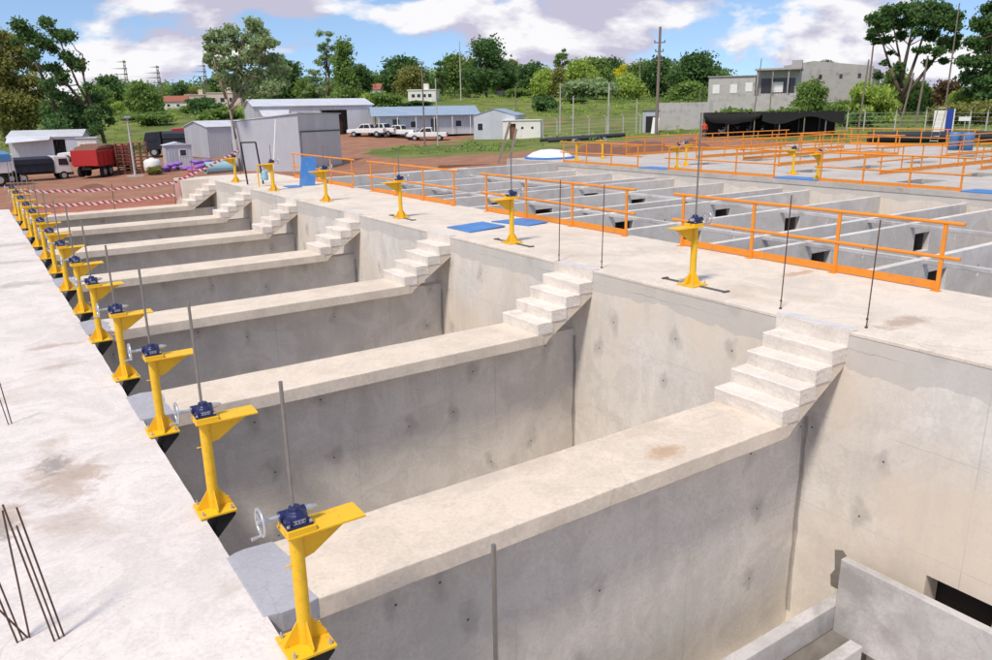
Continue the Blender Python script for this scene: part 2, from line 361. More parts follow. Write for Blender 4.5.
# ------------------------------------------------------------------ terrain
# (u, v, depth, bare-earth weight)
CT = [(45,181,72,1),(100,178,72,1),(8,190,62,1),(150,172,75,1),(185,158,90,.8),(120,150,108,.1),(60,143,118,.1),(15,150,105,.3),(300,172,70,1),(340,166,76,1),(244,169,73,1),
 (222,155,88,.6),(355,135.5,106,1),(376,134,107,.9),(425,140.5,104,.8),(375,142,100,1),(510,139,103,.4),(480,140,102,.5),(430,152,82,0),(395,150,86,.2),(470,150,84,0),(500,146,90,.1),
 (470,163,66,1),(350,156,84,1),(395,165,70,1),(560,139,92,.1),(600,136,94,.2),(660,133,94,.1),(640,150,66,1),(690,140,78,1),(760,137,78,.4),(830,136,78,0),(720,146,68,.9),
 (880,132,82,0),(940,133,78,0),(992,138,70,0),(1100,140,70,0),(500,112,150,0),(500,97,200,0),(600,99,200,0),(700,101,190,0),(400,108,165,0),(340,110,165,0),(250,116,160,0),
 (180,118,150,0),(120,120,165,0),(60,125,160,0),(0,127,160,0),(-150,135,160,0),(800,112,135,0),(760,112,135,.2),(870,112,125,0),(992,110,120,0),(1200,110,120,0),(1500,120,90,0),
 (0,103,420,0),(250,98,420,0),(500,87,420,0),(750,87,420,0),(992,88,420,0),(1400,88,420,0),(-400,110,420,0),(-200,190,62,1),(-500,200,60,.5),(-400,150,120,.2)]
cp = []; cz = []; cd = []
for u, v, s, d in CT:
    p = P(u, v, s); cp.append((p.x, p.y)); cz.append(p.z); cd.append(d)
for x, y, z, d in [(-14,10,-3.6,1),(-14,30,-3.6,1),(-5,38,-3.6,1),(5,36,-3.5,1),(14,34,-3.0,1),(22,32,-1.7,1),(32,32,-1.4,.9),(44,32,-1.0,.6),(52,20,-1.0,.2),(52,0,-1.0,.1),(50,-20,-1.0,.1),
                   (-14,-15,-3.6,1),(10,-30,-2.5,.8),(-80,-60,-3,.1),(80,-80,0,0),(-150,20,-2,.1),(0,-150,-2,0),(-300,-300,0,0),(300,-300,4,0),(-400,200,4,0)]:
    cp.append((x, y)); cz.append(z); cd.append(d)
cp = np.array(cp); cz = np.array(cz); cd = np.array(cd)
K = np.linalg.norm(cp[:, None]-cp[None], axis=2); zm = cz.mean(); wz = np.linalg.solve(K-np.eye(len(cp))*1.5, cz-zm)
def tz(x, y):
    r = np.hypot(cp[:, 0]-x, cp[:, 1]-y); return float(r @ wz+zm)
def tdirt(x, y):
    r = np.hypot(cp[:, 0]-x, cp[:, 1]-y)+.5; w = r**-3.0; return float((w @ cd)/w.sum())
def infoot(x, y): return (-7 < x < 10 and -14 < y < 28.3) or (-7 < x < .35 and -14 < y < 31.3) or (5.2 < x < 10 and -14 < y < 30) or (9 < x < 22.9 and -14 < y < 25.7) or (22 < x < 47 and -14 < y < 27.3)
def ground():
    nr = 120; na = 300; mb = MB(); at = []
    rs = [4*(1.056**k) for k in range(nr)]
    for r in rs:
        for k in range(na):
            a = 2*math.pi*k/na; x = C0.x+r*math.sin(a); y = C0.y+r*math.cos(a)
            z = tz(x, y) if r < 900 else tz(C0.x+900*math.sin(a), C0.y+900*math.cos(a))
            if r > 45: z += .12*mnoise.noise(Vector((x*.12, y*.12, 0)))
            if infoot(x, y): z = -6.5
            mb.v.append((x, y, z)); at.append(tdirt(x, y))
    for j in range(nr-1):
        for k in range(na): mb.f.append((j*na+k, j*na+(k+1) % na, (j+1)*na+(k+1) % na, (j+1)*na+k))
    mb.f.append(tuple(range(na))[::-1])
    me = mb.mesh('ground', True); ca = me.attributes.new('earth', 'FLOAT', 'POINT')
    for i, a in enumerate(at): ca.data[i].value = a
    t = NT('ground_cover'); g = t.n('ShaderNodeNewGeometry').outputs['Position']
    e = t.n('ShaderNodeAttribute', attribute_name='earth').outputs['Fac']
    n1 = t.noise(g, .09, 6, .6); n2 = t.noise(g, .5, 7, .65); n3 = t.noise(g, 3.0, 5, .7)
    grass = t.mix(t.ramp(n1, .35, .65), (.085, .125, .028), (.21, .235, .06))
    grass = t.mix(t.math('MULTIPLY', t.ramp(n2, .4, .7), .6), grass, (.045, .09, .018))
    grass = t.mix(t.math('MULTIPLY', t.ramp(n3, .45, .75), .4), grass, (.26, .25, .09))
    earth = t.mix(t.ramp(n2, .3, .7), (.26, .120, .075), (.38, .215, .145))
    earth = t.mix(t.math('MULTIPLY', t.ramp(n3, .4, .7), .45), earth, (.20, .085, .05))
    f = t.math('ADD', e, t.math('MULTIPLY', t.math('SUBTRACT', t.noise(g, .22, 7, .65), .5), 1.5))
    c = t.mix(t.ramp(f, .45, .6), grass, earth)
    me.materials.append(t.out(c, .95, t.math('ADD', n3, n2), .5, .15, 0, .2))
    o = bpy.data.objects.new('ground', me); COL.objects.link(o); tag(o, 'grass and bare red earth around the concrete basins', None, None, 'structure')
ground()
def G(u, v, s):
    p = P(u, v, s); p.z = tz(p.x, p.y); return p
# ------------------------------------------------------------------ concrete works
XW = 6.945; XD = 9.9; XF = 22.5; TR = .2807; RI = .18; Y0 = .4432; PP = 4.505; WW = .97; FLOOR = -4.2
def rough_sheet(x0, x1, y0, y1, ztop, thick, step, wob, edges):
    """slab with a slightly ragged, hand finished edge on the named sides"""
    nx = max(2, int((x1-x0)/step)); ny = max(2, int((y1-y0)/step)); mb = MB(); ix = {}
    for k in (0, 1):
        for i in range(nx+1):
            for j in range(ny+1):
                x = x0+(x1-x0)*i/nx; y = y0+(y1-y0)*j/ny; z = ztop-(thick if k else 0)
                if not k: z += .004*mnoise.noise(Vector((x*.9, y*.9, 3)))-.004
                w = wob*mnoise.noise(Vector((x*2.3+9, y*2.3, k*.7)))+wob*.5*mnoise.noise(Vector((x*9, y*9, k)))
                if i == nx and 'E' in edges: x += w; z -= .006*(1-k)
                if j in (0, ny) and 'N' in edges: y += w; z -= .005*(1-k)
                if i == 0 and 'W' in edges: x += w; z -= .006*(1-k)
                ix[i, j, k] = len(mb.v); mb.v.append((x, y, z))
    for i in range(nx):
        for j in range(ny):
            mb.f.append((ix[i, j, 0], ix[i+1, j, 0], ix[i+1, j+1, 0], ix[i, j+1, 0]))
            mb.f.append((ix[i, j, 1], ix[i, j+1, 1], ix[i+1, j+1, 1], ix[i+1, j, 1]))
    for i in range(nx):
        for j in (0, ny): mb.f.append((ix[i, j, 0], ix[i+1, j, 0], ix[i+1, j, 1], ix[i, j, 1]))
    for j in range(ny):
        for i in (0, nx): mb.f.append((ix[i, j, 0], ix[i, j+1, 0], ix[i, j+1, 1], ix[i, j, 1]))
    return mb
o = rough_sheet(-6.5, 0, -9, 31.2, -.9, .3, .16, .012, 'E').build('left_deck', 'deck_concrete'); tag(o, 'broad pale concrete deck along the left edge of the basins', None, None, 'structure')
# central deck with the gate slots cut into it
RST = [3.22+4.68*k for k in range(6)]; RST = [3.22, 7.94, 12.70, 17.45, 21.75, 26.1]; RX = [7.37, 7.45, 7.48, 7.48, 7.36, 7.36]
slots = [(RX[k]-.02, RX[k]+.035, y-.62, y+.55) for k, y in enumerate(RST)]+[(7.36, 7.42, -2.2, -.95)]
o = plate(XW, XD, -9, 29.9, slots, lambda u, v, w: (u, v, -w), .05).build('central_deck', 'central_deck_concrete', bevel=.012); tag(o, 'raised concrete deck between the two rows of basins', None, None, 'structure')
o = MB().box(5.9, XW-.002, 28.45, 29.9, -3.6, -.003).build('deck_landing', 'central_deck_concrete'); tag(o, 'pale concrete landing at the far end of the raised deck', None, None, 'structure')
o = MB().box(0, XW, -9, 28.4, FLOOR-.3, FLOOR).build('basin_floor', 'wall_concrete'); tag(o, 'grey concrete floor of the near basins', None, None, 'structure')
o = MB().box(-.5, -.02, -9, 31.1, FLOOR-.3, -1.2).build('basin_side_wall', 'wall_concrete'); tag(o, 'concrete wall below the edge of the left deck', 'wall')
# right hand wall of the near basins, with an opening near the floor
o = plate(-9, 29.8, FLOOR-.3, -.052, [(-1.52, -.80, -3.15, -2.57)], lambda u, v, w: (XW+w, u, v), .3).build('basin_side_wall', 'side_wall_concrete'); tag(o, 'tall stained concrete wall under the raised deck with a low opening', 'wall')
o = MB().box(XW+.31, XW+.9, -1.7, -.6, -3.4, -2.3).build('backing', 'dark_void'); tag(o, 'dark culvert painted as shade behind the low opening in the stained wall', 'backing')  # near-black block puts the shade of the opening into its colour
def dividing_wall(k):
    y0 = Y0+k*PP; y1 = y0+WW; zt = -5*RI
    lab = 'concrete dividing wall with walkway and stair, '+('nearest the camera' if k == 0 else ORD[k]+' from the camera')
    r = empty('dividing_wall', (0, y0, 0), 0, lab, 'wall', 'walls dividing the near basins')
    MB().box(-.01, XW+.05, y0+.44-y0, y0+.72-y0, FLOOR-.01, zt-.18).build('wall_panel', 'wall_concrete', r)
    xs = XW-4*TR
    sl_ = rough_sheet(.30, xs+.12, 0, WW, zt, .19, .12, .011, 'N')
    sl_.build('walkway', 'walkway_concrete', r, bevel=.010)
    ol = [(-.03, .02), (.12, -.015), (.30, -.01), (.36, .0), (.34, .15), (.37, .3), (.35, .45), (.39, .6), (.36, .78), (.34, .96), (.24, .985), (.14, .99), (.05, .96), (-.03, .94)]; rp = random.Random(k+40)
    MB().prism([(x_+(rp.uniform(-.025, .025) if 0 < x_ else 0), y_+rp.uniform(-.012, .012), zt+.004+.003*rp.random()) for x_, y_ in ol], (0, 0, -.17)).build('mortar_patch', 'mortar_grey', r, bevel=.008)
    # stair: waist with sloping soffit, four treads
    st = MB().prism([(xs+.06, .012, zt-.19), (xs+.06, .012, zt-.002), (XW+.02, .012, -RI-.006), (XW+.02, .012, -RI-.25), (xs+.26, .012, zt-.10), (xs+.17, .012, zt-.19)], (0, WW-.024, 0)).build('staircase', 'walkway_concrete', r, bevel=.008)
    for i in range(4):
        x0 = xs+i*TR; zb = zt+i*RI; jit = .006*math.sin(k*3+i*2.1)
        m = MB().prism([(x0+jit, 0, zb-.02), (x0-.012+jit, 0, zb+RI), (x0+TR+.03, 0, zb+RI), (x0+TR+.03, 0, zb-.02)], (0, WW, 0))
        so_ = m.build('step', 'step_concrete', st, bevel=0); bm = bmesh.new(); bm.from_mesh(so_.data)
        bmesh.ops.bevel(bm, geom=list(bm.edges), offset=.012, segments=1, affect='EDGES'); bmesh.ops.subdivide_edges(bm, edges=[e_ for e_ in bm.edges if e_.calc_length() > .1], cuts=7, use_grid_fill=True)
        for v_ in bm.verts:
            q_ = v_.co*5+Vector((k*7.3, i*3.1, 0)); v_.co += Vector((mnoise.noise(q_), mnoise.noise(q_+Vector((9, 0, 0))), mnoise.noise(q_+Vector((0, 9, 0)))))*.006+Vector((mnoise.noise(v_.co*26), mnoise.noise(v_.co*27), mnoise.noise(v_.co*28)))*.0035
        bm.to_mesh(so_.data); bm.free()
    zs = [FLOOR+.2+(zt-.30-FLOOR-.2)*i/14 for i in range(15)]; rk = random.Random(k); ws_ = [.02+.035*rk.random() for _ in zs]
    MB().prism([(XW-.006, .442, z) for z in zs]+[(XW-.006, .442-w_, z) for z, w_ in list(zip(zs, ws_))[::-1]], (.02, 0, 0)).build('corner_mortar', 'mortar_brown', r)
    MB().prism([(XW-.02-.045*rk.random(), .436, z) for z in zs]+[(XW-.001, .436, z) for z in zs[::-1]], (0, .01, 0)).build('corner_mortar', 'mortar_brown', r)
    MB().prism([(XW-.012, -.01, -.2), (XW-.012, .98, -.2), (XW-.012, .985, .003), (XW-.012, .5, .005), (XW-.012, -.015, .003)], (.02, 0, 0)).build('riser_facing', 'step_concrete', r)
    MB().prism([(XW+.009, -.03, .004), (XW+.10, -.05, .004), (XW+.16, .2, .004), (XW+.13, .55, .004), (XW+.18, .9, .004), (XW+.08, 1.02, .004), (XW+.009, 1.0, .004)], (0, 0, .006)).build('mortar_strip', 'mortar_white', r)
    return r
for k in range(7): dividing_wall(k)
# precast board, beams and ledge at the bottom of the nearest basin
o = MB().box(6.60, 6.71, -4.2, .02, -3.72, -2.66).build('precast_board', 'precast_concrete', bevel=.012); tag(o, 'upright stained precast concrete board in the nearest basin', 'board')
for nm, y, zt_, lb in (('a', .12, -3.30, 'long concrete beam ending at the dark mortar patch in nearest basin'), ('b', -.33, -3.55, 'lower concrete beam passing under the precast board')):
    o = MB().box(1.2, 6.93 if nm == 'a' else 6.5, y-.10, y+.06, zt_-.34, zt_).build('concrete_beam', 'precast_concrete', bevel=.012); tag(o, lb, 'beam', 'beams in the nearest basin')
o = MB().box(1.0, 6.94, -.26, .30, FLOOR-.01, -3.645).build('ledge', 'mortar_shade_dark'); tag(o, 'dark rough mortar ledge below the long concrete beam', 'ledge')
pm = MB().prism([(XW-.012, .30, -2.80), (XW-.012, .20, -2.76), (XW-.012, .06, -2.88), (XW-.012, .03, -3.02), (XW-.012, .06, -3.30), (XW-.012, .30, -3.30), (XW-.012, .32, -3.16), (XW-.012, .27, -3.06)], (.02, 0, 0)).build('mortar_patch', 'mortar_shade_dark'); tag(pm, 'dark brown mortar patch beside the precast board', 'mortar patch')
# ------------------------------------------------------------------ second basin
BX = [13.35, 17.5]
xs_walls = []
for g0 in (-9.45, -3.25, 2.95, 9.15, 15.35, 21.55): xs_walls += [g0, g0+2.5, g0+3.6]
xs_walls = [y for y in xs_walls if -1 < y < 25]
o = MB().box(XD-.3, XF+.3, -9, 25.4, -3.3, -3.0).build('basin_floor', 'baffle_concrete'); tag(o, 'concrete floor of the far basins', None, None, 'structure')
o = MB().box(XD-.3, XD-.004, -9, 29.8, -3.0, -.052).build('basin_side_wall', 'baffle_concrete'); tag(o, 'concrete wall under the railed edge of the raised deck', 'wall')
o = MB().box(XF, XF+.3, -9, 25.4, -3.0, -.16).build('basin_side_wall', 'side_wall_concrete'); tag(o, 'long pale concrete wall closing the far basins below the far railing', 'wall')
o = MB().box(XD, XF-.01, 25.4, 25.7, -3.0, -.02).build('basin_end_wall', 'baffle_concrete'); tag(o, 'concrete end wall across the far basins by the red earth', 'wall')
for i, x in enumerate(BX):
    o = MB().box(x, x+.10, -8.9, 25.39, -.39, -.30).build('tie_beam', 'precast_concrete', bevel=.01)
    tag(o, 'long thin concrete tie beam spanning all far basins, '+('nearer the raised deck' if i == 0 else 'nearer the far wall'), 'beam', 'tie beams of the far basins')
for i, y in enumerate(xs_walls):
    hs = [(x+.26, x+.94, -1.05, -.58) for x in BX]+[(10.5, 11.15, -1.05, -.58)] if i % 3 != 1 else [(x-.9, x-.3, -2.0, -1.5) for x in BX]
    hs += [(x+2.2, x+2.26, -.9, -.68) for x in BX]
    hs = [h for h in hs if h[1] < XF]
    o = plate(XD+.002, XF-.003, -2.985, -.304, hs, lambda u, v, w: (u, y+w, v), .15).build('cross_wall', 'baffle_concrete', bevel=.008)
    for q_, h_ in enumerate(hs):
        if h_[1]-h_[0] > .3: MB().box(h_[0]-.05, h_[1]+.05, y+.651, y+.70, h_[2]-.05, h_[3]+.05).box(h_[0]-.05, h_[0]-.001, y+.152, y+.65, h_[2]-.05, h_[3]+.05).box(h_[1]+.001, h_[1]+.05, y+.152, y+.65, h_[2]-.05, h_[3]+.05).box(h_[0], h_[1], y+.152, y+.65, h_[3]+.001, h_[3]+.05).box(h_[0], h_[1], y+.152, y+.65, h_[2]-.05, h_[2]-.001).build('shade_box', 'mortar_shade_dark', o)  # dark boxes added behind the openings so that they look black
    tag(o, 'thin concrete cross wall of the far basins, '+(ORD[i])+' from the camera', 'wall', 'cross walls of the far basins')
# ------------------------------------------------------------------ third zone: far slab with slits
SL = []
for (x0, y0, w, d) in [(24.0,8.7,1.7,.9),(27.6,8.6,1.7,.9),(25.3,13.6,1.5,.95),(28.4,13.2,1.8,.95),(31.6,8.5,1.6,.9),(32.2,13.1,1.6,.9),(25.6,19.2,1.5,.9),(29.0,19.0,1.6,.9),(32.6,18.9,1.6,.9),(24.5,3.6,1.6,.9),(28.2,3.5,1.6,.9),(37.5,8.5,2.0,1.2),(37.5,13.2,2.0,1.2),(37.8,18.6,2.0,1.2),(41.5,9.0,1.6,1.2),(41.5,20,1.8,1.2)]: SL.append((x0, x0+w, y0, y0+d))
o = plate(XF-.02, 46, -9, 27, SL, lambda u, v, w: (u, v, -w), .158).build('far_deck', 'far_deck_concrete'); tag(o, 'broad concrete slab with dark slits beyond the far basins', None, None, 'structure')
o = MB().box(XF+.4, 45.8, -8.9, 26.9, -1.6, -.9).build('far_deck_chamber', 'dark_void'); tag(o, 'chamber floor painted near-black as shade below the slits of the far slab', None, None, 'structure')  # near-black colour stands in for the shade seen through the slits
o = MB().box(45.8, 46.1, -9, 27, -2.5, -.16).build('far_deck_wall', 'baffle_concrete'); tag(o, 'outer concrete wall of the far slab', 'wall')
o = MB().box(XF+.31, 45.79, 26.8, 27.0, -2.5, -.16).build('far_deck_wall', 'baffle_concrete'); tag(o, 'concrete wall at the earth side of the far slab', 'wall')
o = MB().box(XF, 26.6, 27.003, 29.7, -2.2, -.02).build('deck_landing', 'far_deck_concrete'); tag(o, 'concrete landing under the white tarpaulin mound', None, None, 'structure')
# ------------------------------------------------------------------ gate stands
def make_stand(name):
    r = empty(name)
    MB().box(-.16, .16, -.16, .16, 0, .022).build('base_plate', 'yellow_paint', r, bevel=.004)
    for sx, sy in ((1, 1), (1, -1), (-1, 1), (-1, -1)): MB().lathe([(.014, 0), (.014, .022), (.006, .022), (.006, .045)], (sx*.125, sy*.125, .022), 6).build('bolt', 'galvanised', r)
    MB().tube((0, 0, .02), (0, 0, .862), .047, n=20).build('column', 'yellow_paint', r, smooth=False)
    for a in range(4):
        c, s_ = math.cos(a*math.pi/2), math.sin(a*math.pi/2)
        def q(d, w, z): return (d*c-w*s_, d*s_+w*c, z)
        MB().prism([q(.03, -.005, .02), q(.15, -.005, .02), q(.15, -.005, .05), q(.045, -.005, .20), q(.03, -.005, .20)], Vector(q(0, .01, 0))).build('gusset', 'yellow_paint', r)
    tp = MB().box(-.085, .45, -.11, .11, .86, .876).build('top_plate', 'yellow_paint', r, bevel=.003)
    MB().prism([(.03, -.006, .861), (.42, -.006, .861), (.11, -.006, .66), (.03, -.006, .64)], (0, .012, 0)).build('bracket_web', 'yellow_paint', r)
    MB().box(-.08, .11, -.105, .085, .876, .915).build('riser_block', 'yellow_paint', tp, bevel=.003)
    gb = MB().box(-.078, .098, -.09, .08, .915, .932); gb.lathe([(.082, 0), (.08, .035), (.068, .06), (.045, .075), (.04, .1), (.026, .105)], (.01, 0, .93), 14)
    gb.tube((-.09, .035, .968), (.09, .035, .968), .036, n=12); gb.box(-.055, .07, -.075, .05, .93, .972)
    g = gb.build('gearbox', 'blue_enamel', r, bevel=.005)
    MB().box(-.03, .05, -.0795, -.0752, .938, .966).build('name_plate', 'name_plate', g)
    for sx in (-.063, .083):
        for sy in (-.075, .065): MB().tube((sx, sy, .932), (sx, sy, .945), .011, n=6).build('bolt', 'galvanised', g)
    MB().tube((-.085, .035, .968), (-.20, .035, .968), .016, .013, 10).build('input_shaft', 'galvanised', r)
    MB().tube((.088, .035, .968), (.135, .035, .972), .028, .022, 12).tube((.134, .035, .972), (.17, .035, .974), .02, .008, 12).build('shaft_cap', 'galvanised', r)
    hw = MB().torus((-.205, .035, .968), .088, .0095, 'X', 24, 8).build('handwheel', 'galvanised', r, smooth=True)
    sp = MB().tube((-.19, .035, .968), (-.225, .035, .968), .02, n=10)
    for i in range(3):
        a = 2*math.pi*i/3+.4; sp.tube((-.205, .035, .968), (-.205, .035+.086*math.cos(a), .968+.086*math.sin(a)), .007, n=6)
    sp.build('spokes', 'galvanised', hw)
    MB().tube((-.205, .02, .885), (-.275, .015, .880), .008, .013, 8).build('crank_handle', 'galvanised', hw)
    MB().tube((-.045, 0, .62), (-.085, 0, .62), .006, n=6).build('stop_pin', 'yellow_paint', r)
    return r
def left_stand_extras(r):
    MB().prism([(.015, -.13, -.002), (.15, -.13, -.002), (.15, -.13, -.04), (-.115, -.13, -.32), (-.115, -.13, -.20)][:4], (0, .26, 0)).build('support_bracket', 'black_steel', r)
    MB().tube((-.13, .06, -.2), (.0, .06, -.2), .009, n=6).build('anchor_bolt', 'galvanised', r)
sA = make_stand('gate_stand'); left_stand_extras(sA); MB().tube((.0, 0, .84), (0, 0, 1.88), .0125, n=8).build('stem_rod', 'threaded_steel', sA)
place = []
for k in range(14):
    o = sA if k == 0 else copy_tree(sA)
    o.location = (.115+.02*(k > 4), .0+2.245*k+.03*math.sin(k*2.3), -.898); o.rotation_euler.z = .03*math.sin(k*5.1)
    for ch in o.children:
        if ch.name.startswith('stem_rod'): ch.scale.z = 1+.06*math.sin(k*1.7); ch.location.z = -.84*.06*math.sin(k*1.7)
    tag(o, 'yellow gate stand on the left deck edge, '+('nearest the camera' if k == 0 else ORD[k]+' from the camera'), 'gate stand', 'yellow gate stands along the left deck')
sB = make_stand('gate_stand')
def right_extras(r, top):
    MB().tube((0, 0, .84), (0, 0, top), .0125, n=8).build('stem_rod', 'threaded_steel', r)
tops = [2.45, 1.75, 1.6, 1.6, 1.5, 1.4]
for k in range(6):
    o = sB if k == 0 else copy_tree(sB)
    o.location = (RX[k], RST[k], .002); o.rotation_euler.z = math.pi+.05*math.sin(k*3)
    tag(o, 'yellow gate stand on the raised deck, '+('nearest the camera' if k == 0 else ORD[k]+' from the camera'), 'gate stand', 'yellow gate stands on the raised deck')
    stands_r = o; place.append((o, tops[k]))
farst = [(23.5, 25.2), (25.7, 25.8), (23.3, 18.5), (24.8, 19.4), (24.2, 13.6), (22.9, 11.7), (23.1, 6.0)]
fl = ['leftmost of the pair beside the white tarpaulin mound', 'rightmost of the pair beside the white tarpaulin mound', 'left one of the pair in front of the red earth track', 'right one of the pair in front of the red earth track',
      'standing alone on the far slab behind the middle blue strip', 'at the right end of the middle blue strip', 'at the right edge of the picture by a blue strip']
for k, (x, y) in enumerate(farst):
    o = copy_tree(sB); o.location = (x, y, .002); o.rotation_euler.z = math.pi/2*(k % 3)
    tag(o, 'distant yellow gate stand, '+fl[k], 'gate stand', 'yellow gate stands on the far slab'); place.append((o, 1.1))
for o, t_ in place: right_extras(o, t_)
for k, y in enumerate(RST[:3]):   # rusty angles lining the gate slots
    x = RX[k]
    o = MB().box(x-.03, x+.045, y-.60, y+.53, -.02, .010).box(x-.05, x+.07, y-.64, y-.601, .003, .022).box(x-.05, x+.07, y+.531, y+.57, .003, .022).build('slot_cover', 'dark_steel'); tag(o, 'dark steel slot cover under the '+ORD[k]+' yellow stand on the raised deck', 'slot cover', 'slot covers in the raised deck')
# ------------------------------------------------------------------ railings
def railing(p0, p1, n, label, group, ext=(.25, .25), h=.95, toe=.13):
    p0 = Vector(p0); p1 = Vector(p1); d = (p1-p0); L_ = d.length; rz = math.atan2(d.y, d.x)
    r = empty('railing', p0, rz, label, 'railing', group)
    for i in range(n):
        x = L_*i/(n-1); MB().box(x-.028, x+.028, -.012, .012, .0, h).build('post', 'orange_paint', r)
        MB().box(x-.06, x+.06, -.012, .09, .0, .009).build('foot_plate', 'orange_paint', r)
    for nm, z in (('top_rail', h), ('mid_rail', h*.5)):
        MB().tube((-ext[0], 0, z), (L_+ext[1], 0, z), .026, n=10).build(nm, 'orange_paint', r)
    MB().box(-.03, L_+.03, -.020, -.0125, .015, toe).build('toe_board', 'orange_paint', r)
    return r
XR = 9.74
for i, (a, b) in enumerate([(.88, 5.63), (7.15, 12.3), (13.9, 19.1), (20.6, 26.2)]):
    railing((XR, a, 0), (XR, b, 0), 4, 'orange railing with toe board on the raised deck, '+('nearest the camera' if i == 0 else ORD[i]+' section from the camera'), 'orange railings along the raised deck')
XQ = 22.62
for i, (a, b) in enumerate([(6.85, 11.4), (13.25, 18.3), (20.1, 25.1)]):
    railing((XQ, a, 0), (XQ, b, 0), 4, 'orange railing along the far wall of the far basins, '+['section at the right', 'middle section', 'section by the white tarpaulin mound'][i], 'orange railings along the far wall', toe=.11)
for i, (y, x0, x1, lb) in enumerate([(11.4, 26.2, 34.5, 'orange railing running away across the far slab, nearest of those'), (16.45, 27.2, 36.0, 'orange railing running away across the far slab, middle one'), (22.3, 28.7, 41.0, 'orange railing running away across the far slab, nearest the red earth')]):
    railing((x0, y, 0), (x1, y, 0), 7, lb, 'orange railings across the far slab', toe=.15)
for i, (x, y0, y1, lb) in enumerate([(45.2, 7, 15.2, 'orange railing at the back edge of the far slab, right section beside the ladder'), (45.2, 17.2, 24.5, 'orange railing at the back edge of the far slab, left section'), (36.4, 6, 11.2, 'orange railing across the middle of the far slab, right section'), (36.6, 16.6, 22.0, 'orange railing across the middle of the far slab, left section')]):
    railing((x, y0, 0), (x, y1, 0), 6, lb, 'orange railings across the far slab', toe=.14)
for y, x0, x1, lb in [(9.95, 30.5, 36, 'short orange railing beside the pits at right of the far slab'), (19.95, 29.3, 36.2, 'orange railing behind the middle pits of the far slab'), (14.6, 37.2, 44.5, 'orange railing running to the back edge of the far slab')]:
    railing((x0, y, 0), (x1, y, 0), 6, lb, 'orange railings across the far slab', toe=.14)
railing((28.0, 26.5, 0), (41, 26.2, 0), 11, 'long orange railing in front of the dark shade-net shelter', 'orange railings across the far slab')
# blue strips and hatch sheets
for i, (a, b) in enumerate([(5.0, 6.8), (11.5, 13.2), (18.4, 20.0)]):
    o = MB().box(XQ-.1, XQ+.75, a, b, .004, .03).build('blue_strip', 'blue_sheet'); tag(o, 'blue cover sheet closing the gap in the far railing, '+['right', 'middle', 'left'][i]+' one', 'cover sheet', 'blue sheets in the far railing gaps')
for i, (pts, lb) in enumerate([([(7.5, 9.56), (8.53, 9.72), (8.57, 10.72), (7.49, 10.52)], 'flat blue sheet on the raised deck, left of the pair'), ([(9.02, 9.52), (9.66, 9.62), (9.62, 10.6), (8.76, 10.62)], 'flat blue sheet on the raised deck, right of the pair against the railing')]):
    o = MB().prism([(x, y, .005+.015*(j == 1)) for j, (x, y) in enumerate(pts)], (0, 0, .018)).build('blue_hatch_sheet', 'blue_sheet'); tag(o, lb, 'cover sheet', 'blue sheets on the raised deck')
o = MB().prism([(8.55, 22.55, .006), (9.1, 22.45, .006), (9.3, 22.62, .98), (8.78, 22.72, 1.0)], (.01, .03, 0)).build('blue_board', 'blue_sheet'); tag(o, 'blue board leaning upright against the raised deck railing', 'board')
o = MB().prism([(8.05, 22.2, .006), (8.5, 22.1, .006), (8.62, 22.9, .006), (8.1, 23.0, .006)], (0, 0, .015)).build('blue_hatch_sheet', 'blue_sheet'); tag(o, 'small blue sheet lying at the foot of the leaning blue board', 'cover sheet')
# thin temporary rods beside the two nearest stairs
for x, y, h, lb in [(7.19, 1.56, 1.46, 'thin dark rod left of the nearest stair head'), (7.22, .40, 1.27, 'thin dark rod right of the nearest stair head'), (7.0, 5.90, 1.38, 'thin dark rod left of the second stair head'), (7.16, 4.98, 1.36, 'thin dark rod right of the second stair head')]:
    o = MB().tube((x, y, -.05), (x+.015, y-.01, h), .0075, n=8).lathe([(.018, 0), (.018, .02)], (x, y, 0), 6).lathe([(.014, 0), (.014, .02)], (x, y, .10), 6).build('guard_rod', 'rusty_rebar'); tag(o, lb, 'rod', 'guard rods at the stair heads')
o = MB().tube((.99, -1.0, FLOOR), (.99, -1.0, .04), .0155, n=12).build('threaded_rod', 'threaded_steel'); tag(o, 'thick threaded rod standing in the nearest basin', 'rod')
# rebar starter bars
rb = [((-1.46, 1.16), [(-.16, .05, .86), (-.10, .02, .70), (.03, .01, .98), (-.22, .0, .55)], 'cluster of rusty starter bars at the left edge of the deck'), ((-1.25, 1.03), [(-.17, .05, 1.06), (-.12, .03, .90), (-.10, .09, 1.0)], 'tall cluster of rusty starter bars right of the other cluster'), ((-1.28, 5.75), [(-.12, .0, .75), (-.05, .05, .6)], 'distant pair of rusty starter bars at the left picture edge')]
for (x, y), bars, lb in rb:
    r = empty('starter_bars', (x, y, -.9), 0, lb, 'rebar', 'rusty starter bars in the left deck')
    for i, (dx, dy, h) in enumerate(bars): MB().tube((.03*i-.03, .01*i, -.1), (dx, dy, h), .0062, n=6).build('bar', 'rusty_rebar', r)
# ------------------------------------------------------------------ site helpers
RZ0 = math.atan2(CA.y, CA.x)
def RZ(u, deg=0): return RZ0-math.atan((u-496)/F)+math.radians(deg)
def at_site(name, u, v, s, deg, label, cat, group=None):
    return empty(name, G(u, v, s), RZ(u, deg), label, cat, group)
SITE = 1
